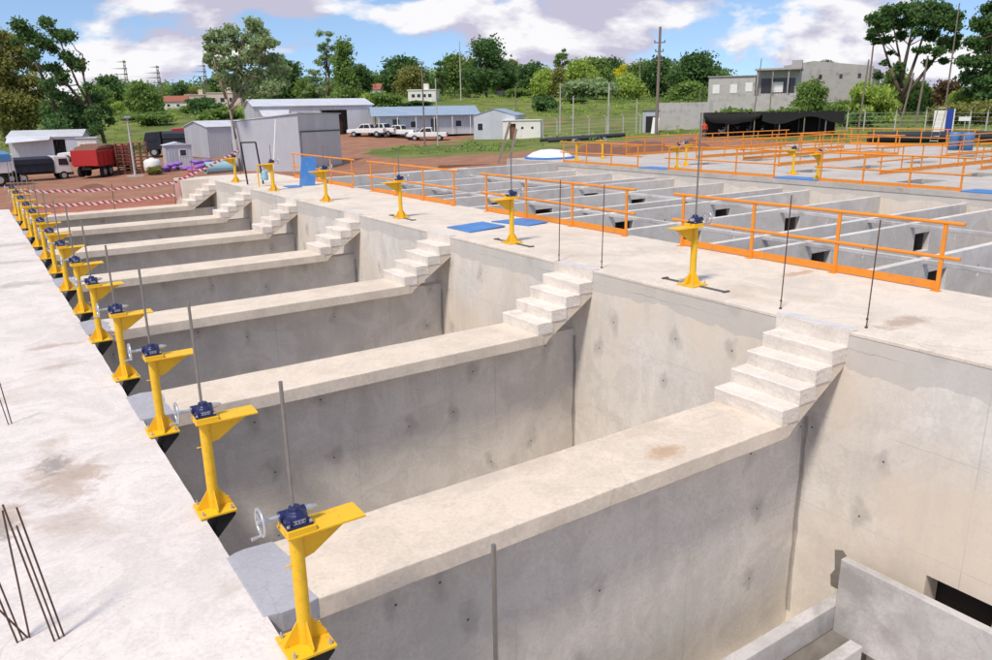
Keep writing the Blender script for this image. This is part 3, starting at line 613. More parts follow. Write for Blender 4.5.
# ------------------------------------------------------------------ trees
def leaf_cloud(clumps, n, size, seed, flat=.0, hang=0.0):
    r = np.random.default_rng(seed); vol = np.array([c[3]**2.2*c[4] for c in clumps]); cnt = r.multinomial(n, vol/vol.sum())
    P_ = []; 
    for c, k in zip(clumps, cnt):
        d = r.normal(size=(k, 3)); d /= np.linalg.norm(d, axis=1)[:, None]+1e-9
        rad = c[3]*1.2*np.minimum(1.35, np.abs(r.normal(size=k))*.38+.58*r.random(k)**.5); p = d*rad[:, None]; p[:, 2] *= c[4]
        P_.append(p+np.array(c[:3]))
    p = np.concatenate(P_); n = len(p)
    a = r.normal(size=(n, 3)); a /= np.linalg.norm(a, axis=1)[:, None]
    if flat: a[:, 2] *= (1-flat); a /= np.linalg.norm(a, axis=1)[:, None]+1e-9
    b = np.cross(a, r.normal(size=(n, 3))); b /= np.linalg.norm(b, axis=1)[:, None]+1e-9
    sz = size*(.55+.9*r.random(n))[:, None]; w = sz*(.45+.3*r.random(n))[:, None]
    v = np.stack([p-a*sz, p-b*w, p+a*sz, p+b*w], 1).reshape(-1, 3)
    me = bpy.data.meshes.new('crown'); me.vertices.add(4*n); me.vertices.foreach_set('co', v.ravel())
    me.loops.add(4*n); me.loops.foreach_set('vertex_index', np.arange(4*n)); me.polygons.add(n)
    me.polygons.foreach_set('loop_start', np.arange(0, 4*n, 4)); me.polygons.foreach_set('loop_total', np.full(n, 4)); me.update(); me.validate()
    return me
def limb(mb, a, b, r0, r1, seed, n=4):
    r = random.Random(seed); a = Vector(a); b = Vector(b); L_ = (b-a).length; pts = [a]
    for i in range(1, n): pts.append(a.lerp(b, i/n)+Vector((r.uniform(-1, 1), r.uniform(-1, 1), r.uniform(-.4, .6)))*L_*.05)
    pts.append(b); mb.path(pts, [r0+(r1-r0)*i/n for i in range(n+1)], 7)
def tree_mesh(H, Wd, kind, seed, leafn, leafs):
    r = random.Random(seed); cl = []
    if kind == 'round':
        for i in range(32):
            a = r.uniform(0, 6.28); t = r.random(); zz = .16+.74*t; rr = Wd*.5*math.sin(math.pi*min(1, .22+.74*t))**.6*r.uniform(.25, .85)
            cl.append((rr*math.cos(a), rr*math.sin(a), H*zz, Wd*r.uniform(.13, .23), r.uniform(.6, .95)))
        th = .2
    elif kind == 'tall':
        for i in range(32):
            a = r.uniform(0, 6.28); t = r.random(); zz = .08+.86*t; rr = Wd*.5*(1-.65*t)*r.uniform(.1, .9)
            cl.append((rr*math.cos(a), rr*math.sin(a), H*zz, Wd*r.uniform(.11, .2), r.uniform(.8, 1.25)))
        th = .2
    elif kind == 'airy':
        for i in range(24):
            a = r.uniform(0, 6.28); t = r.random(); zz = .3+.68*t; rr = Wd*.5*(1-.5*t)*r.uniform(.2, 1.0)
            cl.append((rr*math.cos(a), rr*math.sin(a), H*zz, Wd*r.uniform(.07, .13), r.uniform(.5, .8)))
        th = .25
    else:   # bush: foliage down to the ground
        for i in range(18):
            a = r.uniform(0, 6.28); t = r.random(); zz = .1+.72*t; rr = Wd*.5*math.sqrt(1-t*t*.8)*r.uniform(.2, .85)
            cl.append((rr*math.cos(a), rr*math.sin(a), H*zz, Wd*r.uniform(.12, .2), min(1, H/Wd)*r.uniform(.7, 1)))
        th = .05
    cr = leaf_cloud(cl, leafn, leafs, seed)
    mb = MB(); rt = max(.10, H*.022)
    top = Vector((r.uniform(-.3, .3), r.uniform(-.3, .3), H*.72)); limb(mb, (0, 0, -.3), top, rt, rt*.3, seed, 5)
    for c in cl[::2]: limb(mb, Vector((0, 0, 0)).lerp(top, r.uniform(th, .85)), c[:3], rt*.35, rt*.08, seed+int(c[2]*97), 3)
    return cr, mb.mesh('trunk', True)
PROTO = {}
def tree(u, vb, vt, wpx, s, kind, leaf, label, cat='tree', group='trees on the far ridge', name=None, bark='bark', var=0, zsink=0):
    m = s/F; H = max(1.0, (vb-vt)*m); Wd = wpx*m*1.12
    base = G(u, vb, s); H += max(-2.0, min(6, P(u, vb, s).z-base.z)) if True else 0
    asp = H/Wd; key = (kind, var, round(min(3, max(.4, asp))*2)/2)
    if key not in PROTO:
        a = key[2]; PROTO[key] = tree_mesh(10*a, 10, kind, hash(key) % 9973 if False else int(a*100)+var*17+len(kind)*31, 7000 if kind != 'airy' else 4200, .36 if kind != 'airy' else .28)
    cr, tk = PROTO[key]
    r = empty(name or ('bush' if kind == 'bush' else 'tree'), base, rnd.uniform(0, 6.28), label, cat, group)
    sx = Wd/10; szz = H/(10*key[2])
    for nm, me, mt in (('crown', cr, leaf), ('trunk', tk, bark)):
        o = bpy.data.objects.new(nm, me); COL.objects.link(o); o.parent = r; o.scale = (sx, sx, szz)
        if not me.materials: me.materials.append(M(mt))
        o.material_slots[0].link = 'OBJECT'; o.material_slots[0].material = M(mt)
    return r
def traced_tree(name, u, vb, s, stems, clumps, leaf, bark, label, leafn, leafs, group=None, deep=.5, seed=1, cat='tree', r0=.18):
    """crown given as clumps (du, dv, r) in pixels at depth s, spread in depth as wide as the crown"""
    m = s/F; base = G(u, vb, s); rr = random.Random(seed); r = empty(name, base, RZ(u), label, cat, group)
    dz = P(u, vb, s).z-base.z; wid = max(abs(c[0]) for c in clumps)*m
    cl = [(c[0]*m, rr.uniform(-1, 1)*wid*deep*(c[3] if len(c) > 3 else 1), (vb-c[1])*m+dz, c[2]*m, rr.uniform(.6, .95)) for c in clumps]
    me = leaf_cloud(cl, leafn, leafs, seed); me.materials.append(M(leaf)); o = bpy.data.objects.new('crown', me); COL.objects.link(o); o.parent = r
    mb = MB(); ends = []
    for st in stems:
        pts = [Vector(((p[0]-u)*m, (rr.uniform(-.5, .5) if i else 0), (vb-p[1])*m+dz*(i > 0)-(.4 if i == 0 else 0))) for i, p in enumerate(st)]
        mb.path(pts, [r0*(1-.75*i/(len(pts)-1)) for i in range(len(pts))], 8); ends += pts[1:]
    for c in cl:
        e = min(ends, key=lambda q: (q-Vector(c[:3])).length+(2 if q.z > c[2] else 0)); limb(mb, e, c[:3], r0*.3, r0*.06, int(c[0]*31+c[2]*77), 4)
    mb.build('trunk', bark, r, smooth=True)
    return r
# two tall ragged trees behind the white shed at far left
traced_tree('tree', 30, 146, 112, [[(30,146),(29,110),(26,70),(22,45)], [(30,140),(36,100),(40,70)], [(29,120),(18,85),(12,60)]],
 [(a-30, b, c*1.12) for a, b, c in [(10,40,8),(22,44,8),(4,52,6),(14,58,9),(30,50,8),(40,46,6),(18,72,10),(34,66,9),(8,84,9),(24,88,11),(40,84,9),(48,72,6),(14,100,10),(30,104,11),(44,102,9),(10,116,9),(24,120,11),(40,118,9),(16,132,9),(30,134,8),(50,94,6),(36,56,6),(2,70,4),(46,58,5)]],
 'leaf_olive', 'bark', 'tall olive-brown tree at far left behind the low white shed', 21000, .22, 'tall trees behind the low white shed', .5, 11, r0=.28)
traced_tree('tree', 107, 148, 104, [[(107,148),(104,128),(98,108),(90,88),(85,68),(80,45)], [(104,128),(97,98),(96,80),(98,60)], [(98,108),(80,86),(68,84)], [(68,106),(62,84),(56,62),(52,45)]],
 [(a-107, b, c*1.15) for a, b, c in [(72,32,5),(78,40,5),(84,46,6),(90,44,4),(88,66,6),(94,70,5),(84,62,5),(56,44,6),(64,50,6),(50,36,5),(70,52,5),(44,48,4),(58,62,5),(70,72,6),(76,80,6),(66,88,6),(98,90,4),(104,100,6),(110,112,6),(100,116,7),(94,122,7),(114,122,4),(72,98,7),(82,106,7),(64,110,8),(76,118,9),(88,118,8),(68,128,9),(80,134,8),(60,122,6),(100,128,5),(92,132,6),(48,38,3),(74,56,4)]],
 'leaf_dark', 'bark', 'dark tall tree with bare leaning limbs at left of the pylons', 20000, .20, 'tall trees behind the low white shed', .4, 12, r0=.26)
# pale green tree whose trunk stands before the grey shed
traced_tree('tree', 240, 166, 71, [[(240,166),(239,140),(236,112),(234,92)], [(236,112),(244,84),(250,60)], [(234,92),(228,76),(226,62)], [(236,100),(256,84),(270,70)]],
 [(a-240, b, c) for a, b, c in [(232,46,7),(244,40,7),(226,56,6),(236,58,7),(248,52,7),(258,46,6),(266,36,7),(274,40,6),(278,52,6),(268,54,7),(222,64,5),(232,70,7),(246,68,8),(258,64,7),(272,66,7),(284,64,6),(290,76,6),(280,78,7),(266,80,8),(252,82,8),(238,84,7),(228,82,4),(262,94,7),(276,92,7),(290,88,4),(248,96,5),(222,48,3),(262,32,4)]],
 'leaf_grey', 'pale_bark', 'pale green tree with bare trunk in front of the grey sheds', 13000, .17, None, .6, 13, r0=.14)
# flat-topped umbrella tree
traced_tree('tree', 900, 118, 112, [[(900,118),(898,90),(893,60),(884,30)], [(899,100),(908,60),(914,28)], [(898,95),(886,70),(874,40)], [(900,100),(922,66),(934,36)], [(897,80),(900,50),(902,26)]],
 [(a-900, b+3, c*.98, .9) for a, b, c in [(868,22,6),(878,16,7),(890,14,7),(902,13,7),(914,15,7),(926,18,7),(936,24,6),(866,32,5),(876,28,7),(888,26,7),(900,24,7),(912,25,7),(924,28,7),(936,33,6),(870,40,4),(930,44,6),(938,48,5),(880,40,5),(918,38,6),(906,36,5),(892,36,5),(926,54,5),(916,52,4),(864,38,3),(884,52,3),(908,52,4),(932,62,4),(918,64,4),(894,66,4),(880,62,3),(940,42,4),(890,78,5),(876,74,4)]],
 'leaf_dark', 'bark', 'big flat-topped umbrella tree on bare limbs at right', 24000, .22, None, .6, 14, r0=.30)
traced_tree('tree', 985, 116, 96, [[(985,116),(984,80),(982,40),(984,0)]],
 [(a-985, b+2, c*1.08) for a, b, c in [(976,12,8),(986,2,9),(998,10,10),(968,26,7),(980,28,9),(994,28,10),(1008,26,10),(964,44,6),(974,46,8),(988,46,10),(1004,46,10),(960,62,6),(972,62,8),(986,64,10),(1002,64,10),(1016,62,9),(966,76,7),(978,80,9),(994,82,10),(1010,82,10),(984,-14,8),(998,-8,8),(970,92,7),(986,96,9)]],
 'leaf_dark', 'bark', 'very dark dense tree cut by the right picture edge', 24000, .23, None, .6, 15, r0=.3)
T = [  # u, base v, top v, width px, depth, kind, leaf, label
 (112,118,80,34,230,'round','leaf_dark','dark round tree just left of the first pylon'),(103,116,88,26,215,'round','leaf_mid','mid green tree between the leaning tree and the first pylon'),
 (118,112,102,16,190,'bush','leaf_bright','bright yellow-green bush below the first pylon'),(148,118,88,34,200,'round','leaf_mid','mid green tree between the first and second pylons'),
 (158,132,112,34,140,'bush','leaf_mid','rounded bush on the grass left of the dark truck'),(138,128,116,26,150,'bush','leaf_mid','low bush on the grass behind the lamp post'),
 (182,106,86,22,240,'round','leaf_dark','small dark tree right of the second pylon'),(196,106,88,18,240,'round','leaf_olive','small olive tree between the second and third pylons'),
 (206,122,98,38,160,'bush','leaf_dark','dark bush in front of the terracotta houses'),(222,128,108,44,130,'bush','leaf_mid','wide bush directly behind the grey sheds'),(195,118,104,28,170,'bush','leaf_mid','green bush left of the terracotta houses'),
 (212,92,80,22,270,'round','leaf_dark','dark tree peeking over the terracotta houses'),(234,100,84,20,250,'round','leaf_dark','dark tree right of the third pylon'),
 (286,102,62,40,200,'round','leaf_dark','dark green tree right of the pale tree above the big shed'),(306,104,80,26,190,'round','leaf_mid','mid green tree just left of the spiky tall tree'),
 (330,104,34,26,180,'airy','leaf_grey','tall spiky sparse tree above the big shed'),(346,104,46,32,176,'tall','leaf_mid','bright mid green tall tree right of the spiky tree'),(362,102,66,26,185,'round','leaf_dark','dark green tree left of the white house'),
 (318,106,70,26,185,'airy','leaf_grey','thin grey-green tree left of the spiky tall tree'),
 (378,96,76,26,250,'round','leaf_mid','low tree behind the small white house'),(404,96,60,44,250,'round','leaf_dark','wide dark umbrella-shaped tree behind the yellowish tree'),(411,92,70,30,235,'round','leaf_olive','round yellowish green tree above the white house'),
 (384,114,92,34,165,'bush','leaf_mid','large green bush in front of the white house'),(418,112,101,30,165,'bush','leaf_dark','darker low bush right of the large bush by the white house'),(372,112,94,24,168,'bush','leaf_bright','pale bush at the corner of the big shed'),
 (443,100,64,18,210,'airy','leaf_dark','slim sparse dark tree right of the white house'),(455,98,57,30,215,'round','leaf_mid','mid green round tree right of the slim sparse tree'),(470,98,62,24,212,'tall','leaf_mid','narrow mid green tree beside the largest dark tree'),
 (487,98,42,38,205,'round','leaf_dark','largest dark tree on the ridge centre left'),(507,99,64,24,212,'round','leaf_dark','dark tree right beside the largest dark tree'),(512,92,60,18,240,'round','leaf_olive','yellowish tree top behind the largest dark tree'),
 (532,98,65,36,225,'round','leaf_dark','broad dark tree left of the airy tall tree'),(545,99,76,30,208,'round','leaf_bright','bright green round tree left of the airy tall tree'),(562,96,52,22,235,'airy','leaf_mid','airy tall tree rising above the ridge'),
 (558,99,70,22,206,'tall','leaf_olive','olive tree below the airy tall tree'),(578,97,62,34,225,'round','leaf_bright','bright green tree right of the airy tall tree'),(596,100,62,36,230,'round','leaf_mid','mid green tree behind the wide pale bush'),
 (592,101,78,52,196,'bush','leaf_grey','wide pale green bush in the middle of the ridge'),(610,92,60,26,250,'round','leaf_dark','dark rounded treetop left of the yellow flowering tree'),(622,92,66,20,238,'round','leaf_yellow','yellow flowering tree on the ridge'),
 (640,100,64,36,215,'round','leaf_mid','mid green tree right of the yellow flowering tree'),(628,101,80,30,198,'round','leaf_bright','pale rounded tree below the yellow flowering tree'),(661,101,62,38,208,'round','leaf_dark','dark tree behind the tall utility pole'),
 (680,102,64,30,205,'round','leaf_grey','grey green tree right of the tall utility pole'),(694,104,56,44,195,'round','leaf_dark','large dark round tree left of the grey house'),(684,110,86,40,180,'round','leaf_mid','mid green tree in front of the large dark round tree'),
 (520,100,88,26,200,'bush','leaf_mid','low green bush at the right end of the light grass strip'),(545,124,98,28,150,'bush','leaf_dark','dark bush in the dark green field behind the curved fence posts'),(575,108,99,30,175,'bush','leaf_dark','long dark bush at the edge of the dark green field'),
 (809,116,82,32,110,'round','leaf_mid','small dense tree in front of the unfinished grey house'),(824,92,62,24,190,'round','leaf_dark','dark treetop behind the unfinished grey house'),
 (868,118,84,48,100,'bush','leaf_bright','big light green bush left of the umbrella tree'),(842,122,100,30,104,'bush','leaf_mid','low green bush right of the shade-net shelter'),(912,114,82,40,118,'bush','leaf_mid','green bush below the umbrella tree'),
 (945,112,80,36,104,'bush','leaf_bronze','bronze coloured shrub near the dark right-hand tree'),(968,112,88,40,100,'bush','leaf_bright','light green hedge bush under the dark right-hand tree'),(892,100,70,30,135,'round','leaf_mid','green tree seen through the umbrella tree limbs'),
 (955,126,104,50,92,'bush','leaf_olive','olive hedge behind the white sign at right'),(985,122,100,40,92,'bush','leaf_olive','olive hedge at the right picture edge'),(858,130,112,40,94,'bush','leaf_mid','dense weeds by the utility pole right of the shelter'),
 (735,118,108,40,94,'bush','leaf_mid','creeper covering the left top of the shade-net shelter'),(785,118,107,52,94,'bush','leaf_mid','creeper covering the right top of the shade-net shelter')]
for i, (u, vb, vt, w, s, kind, leaf, lab) in enumerate(T):
    tree(u, vb, vt, w, s, kind, leaf, lab, 'bush' if kind == 'bush' else 'tree', 'bushes around the site' if kind == 'bush' else 'trees on the far ridge', var=i % 3)
rw = random.Random(21); cl = []; org = G(400, 95, 290)
for k in range(150):
    u = rw.uniform(85, 730); s = rw.uniform(255, 330); b = G(u, 95, s)-org; hh = rw.uniform(4, 8.5)*(1.0 if u > 250 else .8); ra = rw.uniform(2.6, 5)
    for q in range(3): cl.append((b.x+rw.uniform(-2, 2), b.y+rw.uniform(-2, 2), b.z+hh*(.25+.3*q), ra*(1.1-.22*q), .9))
me = leaf_cloud(cl, 60000, .55, 77); me.materials.append(M('leaf_mid')); o = bpy.data.objects.new('distant_wood', me); COL.objects.link(o); o.location = org; tag(o, 'distant dark green wood along the ridge behind the separate trees', 'wood', None, 'stuff')
rw = random.Random(33); org = G(450, 120, 130)
for nm, lf, n_, hs, lb in (('rough_grass', 'leaf_bright', 900, (.12, .45), 'rough tufts of grass over the slopes around the yard'), ('weeds', 'leaf_mid', 520, (.3, 1.1), 'patches of taller weeds over the slopes around the yard')):
    cl = []
    while len(cl) < n_:
        u = rw.uniform(-40, 1040); s = 78*(2.9**rw.random()); q = P(u, 120, s); z = tz(q.x, q.y)
        if tdirt(q.x, q.y) > .30 or mnoise.noise(Vector((q.x*.05, q.y*.05, 5 if nm == 'weeds' else 1))) < (.08 if nm == 'weeds' else -.2): continue
        h = rw.uniform(*hs)*min(1.4, (s/150)**1.4); cl.append((q.x-org.x, q.y-org.y, z-org.z+h*.3, h*rw.uniform(1.2, 2.6), .42))
    me = leaf_cloud(cl, n_*75, .13, 90+n_); me.materials.append(M(lf)); o = bpy.data.objects.new(nm, me); COL.objects.link(o); o.location = org; tag(o, lb, 'grass', None, 'stuff')
# ------------------------------------------------------------------ buildings
def gable(r, L_, Wd, h, hr, wall, roof, holes_front=(), holes_side=(), over=.3, ridge='x', wt=.08):
    """box of L_ (local x) by Wd (local y, front at y=0) with gable roof, ridge along x or y; walls one mesh each"""
    plate(0, L_, 0, h, list(holes_front), lambda u, v, w: (u, w, v), wt).build('wall', wall, r)
    plate(0, L_, 0, h, [], lambda u, v, w: (u, Wd-w, v), wt).build('wall', wall, r)
    for sx in (0, 1):
        plate(wt+.002, Wd-wt-.002, 0, h, list(holes_side) if sx else [], lambda u, v, w: ((L_-wt+w) if sx else w, u, v), wt).build('wall', wall, r)
    if ridge == 'x':
        for sx in (0, L_-wt): MB().prism([(sx, .01, h), (sx, Wd/2, hr), (sx, Wd-.01, h)], (wt, 0, 0)).build('gable', wall, r)
        k = (hr-h)/(Wd/2)
        for sg, ya in ((1, -over), (-1, Wd+over)):
            MB().prism([(-over, ya, h-over*k+.02), (-over, Wd/2, hr+.02), (-over, Wd/2, hr+.08), (-over, ya, h-over*k+.08)], (L_+2*over, 0, 0)).build('roof_sheet', roof, r)
    else:
        for sy in (0, Wd-wt): MB().prism([(.01, sy, h), (L_/2, sy, hr), (L_-.01, sy, h)], (0, wt, 0)).build('gable', wall, r)
        k = (hr-h)/(L_/2)
        for xa in (-over, L_+over):
            MB().prism([(xa, -over, h-over*k+.02), (L_/2, -over, hr+.02), (L_/2, -over, hr+.08), (xa, -over, h-over*k+.08)], (0, Wd+2*over, 0)).build('roof_sheet', roof, r)
def window(r, x, z, w, h, y=-.03, glass='window_glass', frame='white_paint'):
    f = MB().box(x, x+w, y, y+.05, z, z+.06).box(x, x+w, y, y+.05, z+h-.06, z+h).box(x, x+.06, y, y+.05, z+.06, z+h-.06).box(x+w-.06, x+w, y, y+.05, z+.06, z+h-.06).build('window', frame, r)
    MB().box(x+.06, x+w-.06, y+.015, y+.03, z+.06, z+h-.06).build('pane', glass, f)
def door(r, x, w, h, mat, y=-.03): MB().box(x, x+w, y, y+.04, .02, h).build('door', mat, r, bevel=.01)
# near grey shed: corner towards camera
pc = G(302, 172, 70)
r = empty('metal_shed', pc, RZ(302), 'light grey corrugated shed with mono-pitch roof nearest the raised deck', 'shed')
lf = Vector((-5.9, 3.0, 0)); rt_ = Vector((4.0, 7.4, 0)); hc, hl, hr_ = 5.05, 4.35, 4.9
def quadwall(a, b, ha, hb, mat, nm='wall', off=.0):
    a = Vector(a); b = Vector(b); n_ = Vector((b.y-a.y, a.x-b.x, 0)).normalized()*(-.06)
    return MB().prism([a, b, b+Vector((0, 0, hb)), a+Vector((0, 0, ha))], n_).build(nm, mat, r)
z0 = Vector((0, 0, 0)); bk = lf+rt_
quadwall(lf, z0, hl, hc, 'sheet_dark'); quadwall(z0, rt_, hc, hr_, 'sheet_grey'); quadwall(rt_, bk, hr_, hl-.2, 'sheet_grey'); quadwall(bk, lf, hl-.2, hl, 'sheet_grey')  # left wall in the darker sheet, its shade put into the colour
MB().prism([lf*1.04+Vector((0, 0, hl+.02)), Vector((0, -.2, hc+.02)), rt_*1.03+Vector((.1, 0, hr_+.02)), bk*1.02+Vector((0, 0, hl-.18))], (0, 0, .07)).build('roof_sheet', 'sheet_roof', r)
dn = Vector((rt_.y, -rt_.x, 0)).normalized()*.05
MB().prism([rt_*.04+dn, rt_*.97+dn, rt_*.97+dn+Vector((0, 0, 3.3)), rt_*.04+dn+Vector((0, 0, 3.4))], dn).build('sliding_door', 'sheet_grey', r)
MB().tube(rt_*.01+dn*2+Vector((0, 0, 3.5)), rt_*.99+dn*2+Vector((0, 0, 3.4)), .06, n=6).build('door_track', 'dark_steel', r)
# lower wing at left
r = at_site('metal_shed', 210, 158, 86, 22, 'low grey corrugated shed wing left of the nearest shed', 'shed')
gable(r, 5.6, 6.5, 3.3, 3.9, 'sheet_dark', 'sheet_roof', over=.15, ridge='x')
# big shed
r = at_site('metal_shed', 257, 140, 104, 8, 'large grey corrugated shed with dark open doorway and pale roof', 'shed')
gable(r, 16.2, 9, 4.7, 5.6, 'sheet_grey', 'sheet_roof', [(9.0, 12.5, .0, 4.1)], over=.25)
MB().prism([(.8, -1.5, 3.4), (4.2, -1.5, 3.4), (4.6, -.02, 4.2), (.6, -.02, 4.2)], (0, 0, .06)).build('awning', 'sheet_roof', r)
window(r, 1.6, 2.2, 2.2, .9)
MB().box(8.8, 8.92, -.12, -.01, 0, 4.2).build('door_post', 'dark_steel', r)
MB().box(10.9, 12.3, 2.0, 2.05, .0, 2.6).build('inner_door', 'rust_crate', r)
# office with veranda
r = at_site('office_building', 379, 141, 106, 3, 'long low office building with blue-grey roof and veranda behind the pickups', 'building')
gable(r, 13.2, 7.5, 2.75, 3.7, 'sheet_grey', 'sheet_blue_roof', [(2.0, 2.9, 0, 2.1), (7.2, 8.1, 0, 2.1)], over=.9)
for i in range(6): MB().tube((i*2.5+.1, -.75, 0), (i*2.5+.1, -.75, 2.6), .06, n=8).build('veranda_post', 'white_paint', r)
for x in (4.4, 10.6): window(r, x, .95, .9, .9)
for x in (2.05, 7.25): door(r, x, .8, 2.05, 'dark_steel', .02)
r = at_site('annex_building', 474, 140.5, 103, -16, 'grey sheet-clad annex at the right end of the office', 'building')
gable(r, 5.6, 6, 3.0, 3.8, 'sheet_grey', 'sheet_blue_roof', over=.1, ridge='y')
window(r, .5, 1.1, .8, 1.0)
r = at_site('portable_cabin', 503, 140, 101, -10, 'white flat-roofed cabin with dark doorway at the right of the office', 'cabin')
plate(0, 4.9, 0, 2.35, [(.9, 1.7, 0, 2.0), (2.4, 2.7, 1.3, 1.6), (3.7, 4.0, 1.3, 1.6)], lambda u, v, w: (u, w, v), .08).build('wall', 'white_wall', r)
MB().box(0, .08, .09, 2.5, 0, 2.35).box(4.82, 4.9, .09, 2.5, 0, 2.35).box(.09, 4.81, 2.42, 2.5, 0, 2.35).build('wall', 'white_wall', r)
MB().box(-.12, 5.02, -.12, 2.6, 2.36, 2.46).build('roof', 'white_wall', r); MB().box(1.0, 1.6, .3, .34, 0, 2.0).build('door', 'rust_crate', r)
# low white shed far left and small white building
r = at_site('metal_shed', 12, 163, 92, -14, 'low white metal shed with dark opening behind the dump truck', 'shed')
gable(r, 7.8, 6, 2.6, 3.3, 'sheet_grey', 'sheet_roof', [(4.7, 6.0, 0, 2.3)], over=.2, ridge='x')
MB().prism([(0, -1.4, 2.0), (4.6, -1.4, 2.3), (4.6, -.02, 2.7), (0, -.02, 2.7)], (0, 0, .05)).build('awning', 'sheet_roof', r)
r = at_site('guard_hut', 80, 160, 94, -12, 'small white flat-roofed hut right of the low white shed', 'hut')
plate(0, 2.1, 0, 2.3, [(.25, .8, 0, 1.6)], lambda u, v, w: (u, w, v), .08).build('wall', 'white_wall', r); MB().box(0, .08, .09, 2.3, 0, 2.3).box(2.02, 2.1, .09, 2.3, 0, 2.3).box(.09, 2.01, 2.22, 2.3, 0, 2.3).build('wall', 'white_wall', r); MB().box(-.15, 2.25, -.15, 2.45, 2.31, 2.42).build('roof', 'sheet_roof', r)
# houses on the ridge
def house(u, v, s, deg, wpx, hpx, wall, label, roof='flat', dep=6, wins=3):
    m = s/F; L_ = wpx*m; h = hpx*m; r = at_site('house', u, v, s, deg, label, 'house', 'houses beyond the site')
    MB().box(0, L_, 0, dep, -1, h).build('wall', wall, r)
    if roof == 'flat': MB().box(-.15, L_+.15, -.15, dep+.15, h+.002, h+.25).build('roof', wall, r); MB().box(L_*.55, L_*.72, 1, 2.5, h+.252, h+1.6).build('water_tank_housing', wall, r)
    else: MB().prism([(-.3, -.3, h), (-.3, dep/2, h+1.6), (-.3, dep+.3, h)], (L_+.6, 0, 0)).build('roof', roof, r)
    for i in range(wins): window(r, L_*(.12+.8*i/wins), h*.38, min(1.4, L_*.14), h*.33)
    return r
house(408, 96, 190, -12, 28, 11, 'white_wall', 'white flat-roofed modern house on the ridge', wins=4)
house(362, 97, 205, -10, 18, 12, 'white_wall', 'small white house with red roof left of the modern white house', 'tile_red', wins=2)
house(165, 112, 215, -6, 22, 8, 'white_wall', 'white house with red roof between second and third pylons', 'tile_red', wins=2)
house(186, 106, 225, 0, 24, 12, 'cream_wall', 'cream house below the third pylon', 'flat', wins=2); house(208, 108, 215, -8, 32, 14, 'cream_wall', 'pinkish terracotta house at the right of the third pylon', 'flat', wins=3)
house(650, 98, 215, 0, 13, 6, 'white_wall', 'tiny white house below the trees beside the tall utility pole', 'sheet_roof', wins=1)
house(497, 93, 212, 0, 9, 6, 'white_wall', 'tiny white house between the ridge trees', 'tile_red', wins=1)
r = at_site('house', 707, 114, 130, -8, 'unfinished grey rendered house with balcony behind the shelter', 'house', 'houses beyond the site')
MB().box(0, 7.4, 0, 7, -1, 6.0).build('wall', 'grey_render', r); MB().box(7.41, 14.0, 1.4, 8, -1, 6.8).build('wall', 'grey_render', r); MB().box(7.4, 14.0, -.2, 1.38, -1, 2.9).build('balcony_base', 'grey_render', r)
MB().box(7.2, 14.2, -.4, 8.2, 6.82, 7.1).build('roof_slab', 'grey_block', r); MB().box(12.6, 14.2, 2, 4, 7.11, 8.3).build('chimney', 'grey_block', r); MB().box(-.2, 7.3, -.2, 7.1, 6.01, 6.15).build('roof_slab', 'grey_block', r)
for x, z in ((.7, 3.4), (3.5, 3.4), (5.9, 3.6)): MB().box(x, x+1.1, -.06, -.01, z, z+1.4).build('window', 'white_paint', r)
MB().box(8.2, 13.4, 1.34, 1.385, 3.3, 5.6).build('balcony_doors', 'window_glass', r); MB().box(9.9, 11.6, 1.28, 1.335, 3.4, 5.0).build('window', 'white_paint', r)
for x in (7.6, 9.9, 12.3): MB().box(x, x+.2, -.15, .05, 2.91, 6.81).build('balcony_post', 'grey_block', r)
for i in range(14): MB().tube((7.5+i*.45, -.14, 2.9), (7.5+i*.45, -.14, 3.8), .02, n=5).build('baluster', 'dark_steel', r)
r = at_site('house', 780, 114, 138, -14, 'raw block grey house wall right of the balcony house', 'house', 'houses beyond the site')
MB().box(0, 14.5, 0, 7, -1, 6.6).build('wall', 'grey_block', r); MB().prism([(0, -.01, 6.61), (14.5, -.01, 6.61), (14.5, -.01, 7.0), (5, -.01, 8.2), (0, -.01, 7.6)], (0, .2, 0)).build('parapet', 'grey_block', r)
for x in (6.0, 9.3, 12.2): MB().box(x, x+.5, -.05, -.008, 5.2, 5.9).build('window', 'window_glass', r)
# grey garden wall + dark booth left of shelter
r = at_site('wall', 655, 133, 100, -6, 'long grey block wall between the booth and the shelter', 'wall'); MB().box(0, 6.6, 0, .2, -.5, 3.4).build('wall_panel', 'grey_render', r); MB().box(6.61, 7.0, -.05, .25, -.5, 3.5).build('pillar', 'grey_block', r)
r = at_site('booth', 642, 134, 95, 0, 'small dark booth with white panel leaning on it by the utility pole', 'booth')
MB().box(0, 2.0, .6, 2.2, 0, 2.6).build('wall', 'sheet_dark', r); MB().box(-.1, 2.1, .5, 2.3, 2.61, 2.7).build('roof', 'dark_steel', r); MB().box(.4, 1.5, .56, .59, .02, 2.0).build('door', 'dark_void', r)
o = at_site('leaning_sheet', 655, 134, 93, 0, 'white metal sheet leaning upright beside the dark booth', 'sheet'); MB().prism([(-.5, 0, 0), (.3, 0, 0), (.45, .35, 1.8), (-.3, .35, 1.9)], (0, .05, 0)).build('sheet_face', 'white_paint', o)
